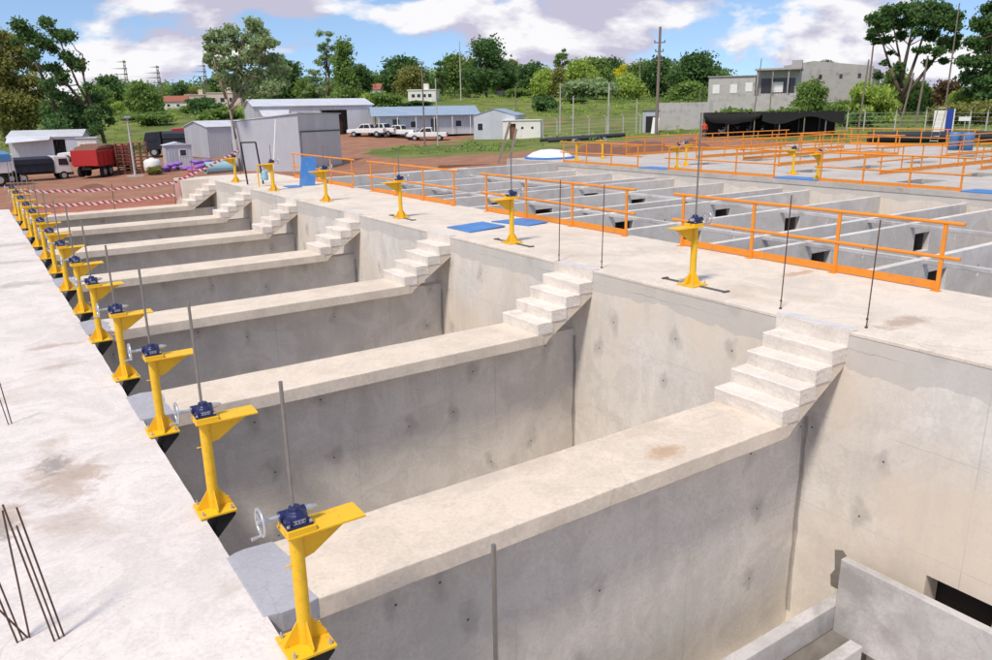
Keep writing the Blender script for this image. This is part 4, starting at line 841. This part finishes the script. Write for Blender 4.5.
# shade net shelter
r = at_site('shelter', 703, 137.5, 79, 2, 'long shelter draped with black shade net behind the far railings', 'shelter')
L_ = 13.2
for i, x in enumerate((0.1, 2.4, 4.9, 7.3, 9.6, 11.6, 13.1)):
    MB().tube((x, 0, 0), (x, 0, 2.45), .06, n=8).build('post', 'pole_wood', r); MB().tube((x, 3.8, 0), (x, 3.8, 2.5), .06, n=8).build('post', 'pole_wood', r)
def sheet(fn, nu, nv, th=.02):
    mb = MB()
    for k in (0, 1):
        for i in range(nu+1):
            for j in range(nv+1):
                p = fn(i/nu, j/nv); mb.v.append((p[0], p[1]+(th*k), p[2]+th*k))
    n1 = (nu+1)*(nv+1)
    for i in range(nu):
        for j in range(nv):
            a = i*(nv+1)+j
            for k in (0, 1): mb.f.append((k*n1+a, k*n1+a+nv+1, k*n1+a+nv+2, k*n1+a+1))
    return mb
sheet(lambda a, b: (a*L_, b*4-.1, 2.5-.22*abs(math.sin(a*math.pi*6))-.1*math.sin(b*3.1)), 48, 6).build('roof_net', 'shade_net', r)
sheet(lambda a, b: (a*5.4, -.12-.1*math.sin(b*3), 2.48-b*(.45+.55*math.sin(min(1, a*1.05)*math.pi)**.7)-.1*abs(math.sin(a*9))), 30, 6).build('front_net', 'shade_net', r)
sheet(lambda a, b: (5.6+a*(L_-5.6), -.13, 2.46-b*(.75+.35*math.sin(a*8))), 30, 6).build('front_net', 'shade_net', r)
sheet(lambda a, b: (a*L_, 3.95, 2.5-b*2.4), 30, 4).build('back_net', 'shade_net', r)
# parked motorbikes in the shade
def bike(u, col, lab, deg):
    b = at_site('motorbike', u, 136.5, 80.5, deg, lab, 'motorbike', 'motorbikes parked under the shade net')
    for x in (-.6, .6):
        w = MB().torus((x, 0, .3), .26, .05, 'Y', 16, 6).build('wheel', 'rubber', b); MB().tube((x, -.04, .3), (x, .04, .3), .08, n=8).build('hub', 'galvanised', w)
    MB().prism([(-.5, -.1, .45), (.3, -.1, .4), (.45, -.1, .75), (.1, -.1, .85), (-.2, -.1, .7), (-.7, -.1, .78)], (0, .2, 0)).build('body', col, b, bevel=.03)
    MB().box(-.6, .0, -.12, .12, .78, .86).build('seat', 'rubber', b, bevel=.02); MB().tube((.6, 0, .3), (.42, 0, .95), .03, n=6).tube((.42, -.3, .97), (.42, .3, .97), .02, n=6).build('fork', 'galvanised', b); MB().tube((.5, 0, .82), (.58, 0, .82), .08, .09, 8).build('headlight', 'white_paint', b)
for i, (u, c, l) in enumerate([(722,'white_paint','white motorbike at the left end under the shade net'),(735,'rubber','black motorbike second from the left under the shade net'),(748,'galvanised','silver motorbike in the middle under the shade net'),(762,'white_paint','white motorbike right of the silver one under the shade net'),(776,'red_paint','red motorbike under the shade net'),(790,'rubber','black motorbike right of the red one under the shade net')]): bike(u, c, l, 60+i*9)
# person in orange
def person(u, v, s):
    r = at_site('person', u, v, s, 20, 'person in orange shirt and dark trousers standing by the shelter', 'person')
    joints = [((0,0,.98),.14,.11),((0,0,1.2),.15,.10),((0,0,1.4),.17,.10),((0,0,1.52),.055,.055),((0,.01,1.62),.085,.095),((0,.01,1.74),.06,.075),
              ((.10,0,.90),.09,.09),((.12,-.02,.5),.06,.06),((.13,.03,.09),.04,.045),((.14,-.10,.04),.04,.03),((-.10,0,.90),.09,.09),((-.13,.02,.5),.06,.06),((-.15,.06,.09),.04,.045),((-.16,-.07,.04),.04,.03),
              ((.2,0,1.42),.055,.055),((.27,.0,1.15),.042,.042),((.25,-.12,.92),.034,.034),((-.2,0,1.42),.055,.055),((-.28,.02,1.15),.042,.042),((-.24,-.14,.95),.034,.034),((.25,-.15,.84),.03,.035),((-.23,-.18,.87),.03,.035)]
    ed = [(0,1),(1,2),(2,3),(3,4),(4,5),(0,6),(6,7),(7,8),(8,9),(0,10),(10,11),(11,12),(12,13),(2,14),(14,15),(15,16),(2,17),(17,18),(18,19),(16,20),(19,21)]
    me = bpy.data.meshes.new('body'); me.from_pydata([j[0] for j in joints], ed, []); o = bpy.data.objects.new('body', me); COL.objects.link(o); o.parent = r
    sk = o.modifiers.new('skin', 'SKIN'); sv = me.skin_vertices[0].data
    for i, j in enumerate(joints): sv[i].radius = (j[1], j[2]); sv[i].use_root = i == 0
    o.modifiers.new('sub', 'SUBSURF').levels = 1; o.modifiers['sub'].render_levels = 1
    t = NT('person_clothes'); z = t.n('ShaderNodeSeparateXYZ', {0: t.n('ShaderNodeTexCoord').outputs['Object']}).outputs[2]
    c = t.mix(t.math('GREATER_THAN', z, .97), (.04, .045, .07), (.62, .08, .02)); c = t.mix(t.math('GREATER_THAN', z, 1.5), c, (.30, .16, .10)); c = t.mix(t.math('LESS_THAN', z, .1), c, (.02, .02, .02))
    me.materials.append(t.out(c, .8))
    MB().lathe([(.08, 1.70), (.10, 1.735), (.095, 1.78), (.05, 1.83), (.01, 1.84)], (0, .01, 0), 12).build('hair', 'rubber', r, smooth=True)
person(704, 138, 78)
# ------------------------------------------------------------------ vehicles
def wheel(parent, x, y, r_=.38, w=.24, side=1):
    t_ = MB().tube((x, y-w/2, r_), (x, y+w/2, r_), r_, n=18).build('wheel', 'rubber', parent); MB().tube((x, y-w/2-.01 if side < 0 else y+w/2-.05, r_), (x, y-w/2+.05 if side < 0 else y+w/2+.01, r_), r_*.58, n=12).build('rim', 'galvanised', t_)
def pickup(u, v, s, deg, label):
    r = at_site('pickup_truck', u, v, s, deg, label, 'pickup', 'white pickups by the office')
    b = MB().prism([(-2.55, -.85, .5), (2.6, -.85, .5), (2.68, -.85, .72), (2.55, -.85, .98), (1.1, -.85, 1.08), (-2.6, -.85, 1.08)], (0, 1.7, 0)).build('body', 'white_paint', r, bevel=.06)
    MB().prism([(-.75, -.74, 1.05), (1.25, -.74, 1.05), (.55, -.74, 1.66), (-.55, -.74, 1.68)], (0, 1.48, 0)).build('cabin', 'white_paint', r, bevel=.05)
    for sy in (-.765, .745): MB().prism([(-.62, sy, 1.12), (.18, sy, 1.12), (.18, sy, 1.58), (-.48, sy, 1.58)], (0, .02, 0)).prism([(.25, sy, 1.12), (1.02, sy, 1.12), (.5, sy, 1.58), (.25, sy, 1.58)], (0, .02, 0)).build('side_window', 'window_glass', r)
    MB().prism([(1.22, -.62, 1.12), (1.22, .62, 1.12), (.66, .55, 1.6), (.66, -.55, 1.6)], (.02, 0, .02)).build('windscreen', 'window_glass', r); MB().prism([(-.74, -.6, 1.15), (-.74, .6, 1.15), (-.60, .52, 1.58), (-.60, -.52, 1.58)], (-.02, 0, 0)).build('rear_window', 'window_glass', r)
    MB().box(-2.5, -.85, -.72, .72, 1.082, 1.09).build('load_bed', 'dark_steel', r)
    for x in (-1.6, 1.65):
        for sy in (-.78, .78): wheel(r, x, sy, .37, .22, 1 if sy > 0 else -1)
    for sy in (-.62, .62): MB().box(2.6, 2.69, sy-.16, sy+.16, .76, .92).build('headlight', 'galvanised', r); MB().box(-2.63, -2.58, sy-.1+.12*(1 if sy > 0 else -1), sy+.1+.12*(1 if sy > 0 else -1), .75, 1.0).build('tail_light', 'red_paint', r)
    MB().box(2.62, 2.75, -.8, .8, .42, .58).build('bumper', 'dark_steel', r)
pickup(428, 141, 103, 172, 'white double-cab pickup parked sideways at the right end of the row'); pickup(400, 140.5, 105, 150, 'white pickup second from the right in the row'); pickup(384, 140, 106, 138, 'white pickup third from the right in the row'); pickup(368, 140.5, 105, 158, 'white pickup at the left end beside the big shed')
pickup(86, 163, 90, 165, 'white pickup behind the red dump truck')
def dump_truck(u, v, s, deg, label, cab, bed, tarp, sc=1.0, group='trucks on the red earth'):
    r = at_site('dump_truck', u, v, s, deg, label, 'truck', group)
    MB().box(-4.2, 3.2, -.45, .45, .75, 1.0).build('chassis', 'black_steel', r)
    c = MB().prism([(1.7, -1.2, .8), (3.55, -1.2, .8), (3.6, -1.2, 1.6), (3.3, -1.2, 2.75), (1.7, -1.2, 2.85)], (0, 2.4, 0)).build('cab', cab, r, bevel=.06)
    MB().prism([(3.61, -1.05, 1.7), (3.61, 1.05, 1.7), (3.36, 1.0, 2.6), (3.36, -1.0, 2.6)], (.03, 0, .01)).build('windscreen', 'window_glass', c)
    for sy in (-1.235, 1.215): MB().prism([(2.2, sy, 1.75), (3.3, sy, 1.75), (3.15, sy, 2.5), (2.2, sy, 2.5)], (0, .02, 0)).build('side_window', 'window_glass', c)
    MB().box(3.4, 3.75, -1.2, 1.2, .5, .85).build('bumper', 'dark_steel', r)
    b = MB().prism([(1.5, -1.25, 1.05), (1.5, -1.25, 2.55), (-4.3, -1.25, 2.55), (-4.3, -1.25, 1.25), (-4.0, -1.25, 1.05)], (0, 2.5, 0)).build('dump_body', bed, r, bevel=.03)
    for i in range(7):
        x = -4.0+i*.9; MB().box(x, x+.09, -1.31, -1.252, 1.1, 2.5).build('rib', bed, b)
    MB().box(-4.36, -4.302, -1.24, 1.24, 1.15, 2.6).build('tailgate', 'white_paint' if tarp else bed, b)
    if tarp: MB().prism([(1.55, -1.33, 2.0), (1.55, -1.28, 2.62), (1.55, 0, 2.85), (1.55, 1.28, 2.62), (1.55, 1.33, 2.0)], (-5.75, 0, 0)).build('tarpaulin', tarp, b, bevel=.04)
    else: MB().prism([(1.4, -1.15, 2.56), (-4.2, -1.15, 2.56), (-3.4, -1.1, 2.9), (-1.2, -1.0, 3.1), (.7, -1.1, 2.85)], (0, 2.3, 0)).build('load', 'dirt_heap', b, bevel=.2)
    r.scale = (sc, sc, sc)
    for x in (-3.1, -1.9, 2.6):
        for sy in (-1.08, 1.08): wheel(r, x, sy, .5, .32, 1 if sy > 0 else -1)
dump_truck(39, 182, 72, 14, 'white-cab dump truck with dark blue tarpaulin on red earth', 'white_paint', 'navy_tarp', 'navy_tarp', .76)
dump_truck(109, 178, 75, 64, 'red dump truck loaded with earth seen from behind', 'red_paint', 'red_paint', None, .95)
dump_truck(-46, 188, 64, 194, 'white lorry cut by the left picture edge', 'white_paint', 'white_paint', 'blue_drum')
dump_truck(180, 160, 93, 174, 'dark navy truck body behind the little grey cabin', 'navy_tarp', 'navy_tarp', 'navy_tarp'); dump_truck(204, 158, 98, 178, 'truck with dark red chassis beside the low shed wing', 'red_paint', 'black_steel', None)
# ------------------------------------------------------------------ yard things
r = at_site('portable_cabin', 168, 171, 78, 8, 'small light grey metal cabin by the purple bags', 'cabin')
MB().box(0, 2.5, 0, 2, 0, 2.2).build('wall', 'sheet_grey', r); MB().prism([(-.15, -.15, 2.21), (1.25, -.15, 2.5), (2.65, -.15, 2.21)], (0, 2.3, 0)).build('roof', 'sheet_roof', r); window(r, 1.3, 1.1, .7, .7); door(r, .3, .75, 1.9, 'sheet_dark')
for i, u in enumerate((119, 136)):
    r = at_site('crate_stack', u, 177, 74, -6, 'tall stack of rusty brown pallets, '+['left', 'right'][i]+' of the lamp post', 'pallet stack', 'rusty pallet stacks')
    for k in range(9):
        z = k*.33; MB().box(-.05, 1.25, -.05, 1.15, z+.2, z+.26).box(-.05, .08, -.05, 1.15, z, z+.198).box(.53, .67, -.05, 1.15, z, z+.198).box(1.12, 1.25, -.05, 1.15, z, z+.198).build('pallet', 'rust_crate', r)
r = at_site('lamp_post', 136, 180, 71, 0, 'pale concrete lamp post beside the rusty pallet stacks', 'lamp post'); MB().tube((0, 0, -.3), (0, 0, 5.3), .12, .08, 10).build('pole', 'post_concrete', r); MB().box(-.25, .25, -.5, .0, 5.2, 5.35).build('lamp_head', 'galvanised', r); MB().box(-.7, .7, -.5, .5, .0, .12).build('footing', 'post_concrete', r)
o = at_site('water_tank', 154, 176, 74, 0, 'squat white cylindrical tank by the dry bush', 'tank'); MB().lathe([(.75, 0), (.78, .6), (.75, 1.1), (.6, 1.25), (.2, 1.35), (.2, 1.42)], n=18).build('drum', 'white_paint', o, smooth=True)
tree(157, 178, 166, 16, 72, 'bush', 'leaf_olive', 'small dry olive bush beside the white tank', 'bush', 'bushes around the site')
r2 = random.Random(5)
for i in range(16):
    u = 166+r2.random()*44; a = at_site('bag', u, 174-r2.random()*3, 73+r2.random()*4, r2.random()*180, 'lumpy purple plastic bag in the heap before the grey cabin', 'bag', 'purple bags in a heap')
    a.location.z += (i % 3)*.24; a.scale = (.72, .72, .72)
    mb = MB().lathe([(.2, 0), (.55, .08), (.62, .25), (.5, .42), (.15, .5)], n=9); mb.v = [(x*(1.3+.3*mnoise.noise(Vector((x*2+i, y*2, z*2)))), y*(1+.3*mnoise.noise(Vector((y*2, x*2+i, z)))), z) for x, y, z in mb.v]; mb.build('sack', 'purple_plastic', a, smooth=True)
o = at_site('pipe_section', 206, 174, 70, 12, 'pale cyan plastic tank lying on its side behind the deck', 'tank'); MB().tube((0, 0, .55), (2.6, 0, .55), .55, n=18).build('barrel', 'cyan_plastic', o); MB().tube((-.04, 0, .55), (-.001, 0, .55), .35, n=14).build('end_cap', 'rubber', o)
for i, (u, v, s, w, h, lb) in enumerate([(95, 190, 62, 2.6, .5, 'heap of dark red earth behind the warning tape'), (640, 155, 62, 7.0, 1.1, 'long mound of dark brown earth behind the far slab'), (598, 150, 68, 4.5, .8, 'reddish earth mound left of the long brown mound'), (690, 150, 66, 4.0, .9, 'earth mound right of the long brown mound')]):
    b = G(u, v, s); mb = MB(); n_, k_ = 28, 7; rr = random.Random(i)
    for j in range(k_+1):
        for k in range(n_):
            a = 6.283*k/n_; q = 1-j/k_; rad = q*(1+.22*mnoise.noise(Vector((math.cos(a)*1.3+i*3, math.sin(a)*1.3, j*.3)))); mb.v.append((w*.5*rad*math.cos(a), w*.28*rad*math.sin(a), h*(1-q*q)*(1+.35*mnoise.noise(Vector((math.cos(a)*2*q, math.sin(a)*2*q, i+.5))))-.15))
    for j in range(k_):
        for k in range(n_): mb.f.append((j*n_+k, j*n_+(k+1) % n_, (j+1)*n_+(k+1) % n_, (j+1)*n_+k))
    o = mb.build('earth_mound', 'dirt_heap', smooth=True); o.location = b; o.rotation_euler.z = RZ(u); tag(o, lb, 'mound', 'earth mounds')
o = MB().lathe([(1.75, 0), (1.6, .22), (1.25, .45), (.7, .62), (.05, .68)], n=28).build('tarpaulin_mound', 'white_paint', smooth=True); o.location = (24.2, 28.2, -.021); o.scale = (.72, .72, .7); tag(o, 'white tarpaulin mound at the corner of the far slab', 'tarpaulin')
MB().lathe([(1.82, 0), (1.83, .12), (1.72, .16)], n=28).build('blue_rim', 'blue_sheet', o)
o = MB().box(15.5, 19.3, 27.2, 28.6, -3, -.25).build('concrete_block', 'baffle_concrete'); tag(o, 'low concrete block behind the end wall of the far basins', 'block')
for i in range(2):
    o = MB().box(0, 4.6, 0, .12, 0, .2).build('timber_beam', 'rust_crate'); p = G(438+i*4, 164-i, 62); o.location = (p.x, p.y, p.z+.02+i*.0); o.location.y += i*.4; o.rotation_euler.z = RZ(440, 4); tag(o, 'long brown timber on the earth by the grass, '+['front', 'rear'][i]+' one', 'timber', 'timbers on the earth')
for u, v, s, du, h, lb in [(497,163,63,2.0,3.2,'grey plank leaning up by the timbers'),(508,163,63,1.2,2.6,'second grey plank leaning right of the first by the timbers')]:
    o = at_site('plank', u, v, s, 0, lb, 'plank'); MB().prism([(0, 0, 0), (.22, 0, 0), (du*.5+.22, .8, h), (du*.5, .8, h)], (0, .05, 0)).build('board', 'pole_wood', o)
# black pipes lying by the fence
for u0, v0, s0, u1, v1, s1, rr_, lb in [(540,141,90,625,139,90,.22,'long black pipe lying on the grass by the fence posts'),(548,143,88,600,142,88,.2,'shorter black pipe in front of the long one'),(868,138,66,1010,143,64,.45,'thick dark blue-black pipe behind the far slab at right')]:
    a = G(u0, v0, s0); b = G(u1, v1, s1); a.z += rr_; b.z += rr_; o = MB().tube((0, 0, 0), b-a, rr_, n=12).build('pipe', 'navy_tarp'); o.location = a; tag(o, lb, 'pipe')
# ladder, blue drums, cabinet with blue door, sign
p = Vector((45.4, 19.5, 0)); r = empty('ladder', p, RZ(932), 'aluminium ladder leaning at the back edge of the far slab', 'ladder')
for x in (-.2, .2): MB().tube((x, 0, 0), (x+.25, .3, 2.3), .022, n=6).build('rail', 'threaded_steel', r)
for k in range(8): MB().tube((-.2+.03*k+.03, .035*k+.03, .3+k*.26), (.2+.03*k+.03, .035*k+.03, .3+k*.26), .014, n=6).build('rung', 'threaded_steel', r)
for i in range(2):
    o = MB().lathe([(.28, 0), (.29, .3), (.3, .32), (.29, .6), (.3, .62), (.29, .9), (.27, .92)], n=18).build('drum', 'blue_drum', smooth=True); o.location = (42.5, 16.9-i*.66, .003); tag(o, 'blue plastic drum on the far slab, '+['left', 'right'][i]+' of the pair', 'drum', 'blue drums on the far slab')
r = at_site('cabinet', 931, 138, 72, -8, 'tall white cabinet with open blue door at right', 'cabinet'); MB().box(0, 1.0, 0, .7, .6, 2.4).build('body', 'white_wall', r); MB().box(1.05, 1.6, -.15, -.1, .5, 2.5).build('door', 'blue_panel', r); MB().box(1.61, 1.7, -.16, -.09, .45, 2.55).build('door_frame', 'white_paint', r); MB().box(-.05, 1.05, -.05, .75, 0, .59).build('plinth', 'post_concrete', r)
r = at_site('sign', 963, 136, 74, 0, 'small blank white sign board on a post at right', 'sign'); MB().tube((0, .05, 0), (0, .05, 1.9), .04, n=8).build('post', 'post_concrete', r); MB().box(-.55, .45, -.03, .005, 1.35, 1.75).build('board', 'white_paint', r)
# frame and yellow trestle on deck end
r = empty('steel_frame', (7.35, 24.6, .002), RZ(262), 'dark steel rectangular frame standing on the far end of raised deck', 'frame')
MB().tube((0, 0, 0), (-.1, .05, 1.5), .03, n=6).tube((.55, 0, 0), (.42, .05, 1.5), .03, n=6).tube((-.1, .05, 1.5), (.42, .05, 1.5), .03, n=6).build('frame_bars', 'black_steel', r)
r = empty('trestle', (7.45, 23.6, .002), RZ(262), 'low yellow trestle with grey can beside the steel frame', 'trestle')
for x in (0, .45): MB().tube((x, 0, 0), (x, 0, .75), .025, n=6).tube((x, .3, 0), (x, .02, .75), .025, n=6).build('leg', 'yellow_paint', r)
MB().tube((-.03, 0, .74), (.48, 0, .74), .025, n=6).build('bar', 'yellow_paint', r); MB().lathe([(.12, .2), (.13, .3), (.1, .5), (.04, .55)], (.22, .1, 0), 12).tube((.22, .1, .54), (.22, .02, .73), .012, n=5).build('can', 'cyan_plastic', r)
o = MB().tube((8.15, 24.2, 0), (8.45, 24.1, 2.3), .03, n=8).build('white_pipe', 'white_paint'); tag(o, 'slim white pipe leaning beside the steel frame', 'pipe')
# ------------------------------------------------------------------ poles and fence
def pole(u, v, s, vt, r_, mat, lab, arms=(), cat='pole', group='utility poles', lean=0):
    m = s/F; b = G(u, v, s); H = (v-vt)*m+(P(u, v, s).z-b.z); r = empty('utility_pole', b, RZ(u), lab, cat, group)
    MB().tube((0, 0, -.4), (lean, 0, H), r_, r_*.65, 8).build('shaft', mat, r)
    for f, w in arms:
        MB().box(lean*f-w/2, lean*f+w/2, -.06, .06, H*f-.06, H*f+.06).build('crossarm', mat, r)
        for k in (-.45, 0, .45): MB().lathe([(.05, 0), (.07, .1), (.03, .22)], (lean*f+w*k, 0, H*f+.06), 6).build('insulator', 'dark_steel', r)
    return b+Vector((0, 0, H*.93))
tp = pole(656, 138, 88, 34, .2, 'pole_wood', 'tall wooden utility pole left of the shade-net shelter', [(.86, 1.2), (.78, .9), (.70, .8)])
pole(639, 100, 200, 60, .2, 'pole_wood', 'distant utility pole on the ridge left of the tall one', [(.95, 2.4)])
pole(461, 98, 190, 45, .16, 'post_concrete', 'distant thin concrete pole left of the largest dark tree'); pole(425, 148, 92, 66, .11, 'pole_wood', 'thin pole in front of the pickups', [(.97, .5)])
pole(438, 150, 90, 82, .08, 'post_concrete', 'slim pale pole right of the thin pole by the pickups'); pole(516, 136, 108, 88, .10, 'pole_wood', 'short pole behind the white cabin'); pole(560, 136, 100, 88, .10, 'post_concrete', 'pale pole behind the fence, left one')
pole(573, 138, 96, 98, .11, 'post_concrete', 'pale pole behind the fence, second from left'); pole(608, 137, 97, 86, .13, 'post_concrete', 'pale pole behind the fence, third from left'); pole(636, 135, 97, 100, .10, 'post_concrete', 'short pale pole left of the dark booth')
pole(698, 130, 100, 92, .10, 'pole_wood', 'pole in front of the large dark round tree'); pole(857, 138, 76, 64, .10, 'pole_wood', 'leaning thin pole with meter box right of the shelter', lean=.3); pole(753, 120, 118, 62, .09, 'pole_wood', 'thin pole before the balcony house', lean=.6); pole(769, 120, 118, 74, .09, 'pole_wood', 'shorter pole before the balcony house')
pole(899, 130, 92, 76, .14, 'pole_wood', 'stout leaning pole under the umbrella tree', lean=.8); pole(915, 128, 96, 60, .16, 'pole_wood', 'stout bare pole right of the leaning one under umbrella tree', lean=.4); pole(866, 112, 122, 36, .16, 'pole_wood', 'pole left of the umbrella tree', [(.98, 2.0), (.9, 1.6)]); pole(943, 124, 98, 12, .11, 'pole_wood', 'tall slim mast right of the umbrella tree', [(.6, .6)])
for i, (u, vt) in enumerate(((131, 63), (163, 68), (209, 67), (277, 60))):
    s = 250; b = G(u, 112, s); r = empty('pylon', b, RZ(u), 'distant lattice power pylon, '+['leftmost', 'second from left', 'third from left', 'rightmost, behind the pale green tree'][i], 'pylon', 'distant power pylons'); H = (112-vt)*s/F+(P(u, 112, s).z-b.z)
    for sx in (-.6, .6):
        for sy in (-.6, .6): MB().tube((sx, sy, -.5), (sx*.35, sy*.35, H), .12, .08, 5).build('leg', 'pole_wood', r)
    mb = MB(); n_ = 12
    for k in range(n_):
        f0 = 1-.65*k/n_; f1 = 1-.65*(k+1)/n_
        for sy in (-.6, .6): mb.tube((-.6*f0, sy*f0, H*k/n_), (.6*f1, sy*f1, H*(k+1)/n_), .06, n=4).tube((.6*f0, sy*f0, H*k/n_), (-.6*f1, sy*f1, H*(k+1)/n_), .06, n=4)
    mb.build('lattice', 'pole_wood', r)
    for f, w in ((.96, 2.6), (.82, 4.2), (.70, 4.2), (.58, 3.6)): MB().prism([(-w, -.08, H*f), (0, -.08, H*f-.12), (.6, -.08, H*f-.12), (.6, -.08, H*f+.2), (0, -.08, H*f+.2)], (0, .16, 0)).build('crossarm', 'pole_wood', r)
fx = [543, 558, 590, 606, 623, 641, 860, 866, 968, 978, 985]
cl_ = [(543,139,94),(557,139,94),(573,138,94),(589,138,94),(606,137.5,94),(623,137,94),(640,136.5,94)]
fr = empty('fence', G(543, 139, 94), 0, 'wire fence on curved-top concrete posts beyond the far slab', 'fence'); b0 = fr.location.copy(); prev = None
for u, v, s in cl_:
    b = G(u, v, s)-b0; MB().path([b+Vector((0, 0, -.3)), b+Vector((0, 0, 2.0)), b+Vector((-.08, .05, 2.25)), b+Vector((-.3, .2, 2.45))], [.075, .065, .06, .05], 7).build('post', 'post_concrete', fr)
    if prev is not None:
        mb = MB()
        for h in (.3, .7, 1.1, 1.5, 1.9): mb.tube(prev+Vector((0, 0, h)), b+Vector((0, 0, h)), .012, n=4)
        mb.build('wire', 'galvanised', fr)
    prev = b
fr = empty('fence', G(862, 134, 84), 0, 'wire fence on curved-top concrete posts behind the thick pipe at right', 'fence'); b0 = fr.location.copy(); prev = None
for u, v, s in [(846,134,84),(863,134,84),(894,134,83),(924,134,82),(968,134,80),(985,134,79),(1010,134,78)]:
    b = G(u, v, s)-b0; MB().path([b+Vector((0, 0, -.3)), b+Vector((0, 0, 2.0)), b+Vector((-.05, -.05, 2.25)), b+Vector((-.25, -.2, 2.45))], [.08, .07, .06, .05], 7).build('post', 'post_concrete', fr)
    if prev is not None:
        mb = MB()
        for h in (.3, .7, 1.1, 1.5, 1.9): mb.tube(prev+Vector((0, 0, h)), b+Vector((0, 0, h)), .012, n=4)
        mb.build('wire', 'galvanised', fr)
    prev = b
# ------------------------------------------------------------------ warning tape and net at the far end of the near basins
def tape(pts, w, lab):
    mb = MB(); uvs = []; Ln = 0
    for i, p in enumerate(pts):
        p = Vector(p); Ln += (p-Vector(pts[i-1])).length if i else 0
        mb.v += [tuple(p), tuple(p+Vector((0, 0, w)))]; uvs.append(Ln)
    mb.f = [(2*i, 2*i+2, 2*i+3, 2*i+1) for i in range(len(pts)-1)]
    me = mb.mesh('tape'); uv = me.uv_layers.new(name='UVMap')
    for l in me.loops: uv.data[l.index].uv = (uvs[l.vertex_index//2], l.vertex_index % 2)
    me.materials.append(M('tape')); o = bpy.data.objects.new('warning_tape', me); COL.objects.link(o); sd = o.modifiers.new('solid', 'SOLIDIFY'); sd.thickness = .003
    return tag(o, lab, 'tape', 'red and white warning tapes')
def sag(a, b, n=24, d=.12): return [tuple(Vector(a).lerp(Vector(b), i/n)-Vector((0, 0, d*4*(i/n)*(1-i/n)+.03*math.sin(i*1.9)))) for i in range(n+1)]
TP = [((.2, 27.9, -.9), .95), ((3.3, 28.2, -.9), .85), ((5.6, 28.6, -.9), .85), ((6.6, 29.6, 0), .6), ((8.6, 29.7, 0), .9)]
for i, ((x, y, z), h) in enumerate(TP):
    o = MB().tube((x, y, z-.05), (x+.02, y, z+h+.1), .012, n=6).build('tape_post', 'rusty_rebar'); tag(o, 'thin rusty stake holding the warning tape, '+ORD[i]+' from left', 'stake', 'stakes of the warning tape')
tape(sag((.2, 27.88, -.02), (5.6, 28.58, -.12)), .09, 'upper red and white tape across the far end of near basins'); tape(sag((.2, 27.88, -.55), (5.6, 28.58, -.60), d=.1), .10, 'lower red and white tape across the far end of near basins')
tape(sag((5.6, 28.58, -.12), (8.6, 29.68, .95), d=.05), .10, 'red and white tape rising to the raised deck at the far end')
mb = MB(); rr = random.Random(3)
for i in range(56):
    x = .25+i*.1; y = 27.9+.7*(x-.2)/5.4; mb.tube((x, y, -.55+.03*math.sin(i)), (x+.03, y, -.93+.02*math.sin(i*2)), .007, n=4)
for k in range(5):
    z = -.60-k*.075
    for i in range(54): 
        x = .25+i*.1; y = 27.9+.7*(x-.2)/5.4; mb.tube((x, y, z+.015*math.sin(i*.9+k)), (x+.1, y+.013, z+.015*math.sin((i+1)*.9+k)), .007, n=4)
o = mb.build('safety_net', 'net_pink'); tag(o, 'pink plastic safety net hanging under the lower warning tape', 'net')
mb = MB()
for i in range(32):
    a = Vector((5.62+i*.04, 28.6+i*.04, -.85+.033*i)); mb.tube(a, a+Vector((0, .01, .72-.012*i)), .007, n=4)
for k in range(9): mb.tube((5.62, 28.6, -.82+.08*k), (6.62, 29.6, .03+.055*k), .007, n=4)
o = mb.build('safety_net', 'net_pink'); tag(o, 'pink plastic safety net beside the farthest stair', 'net')
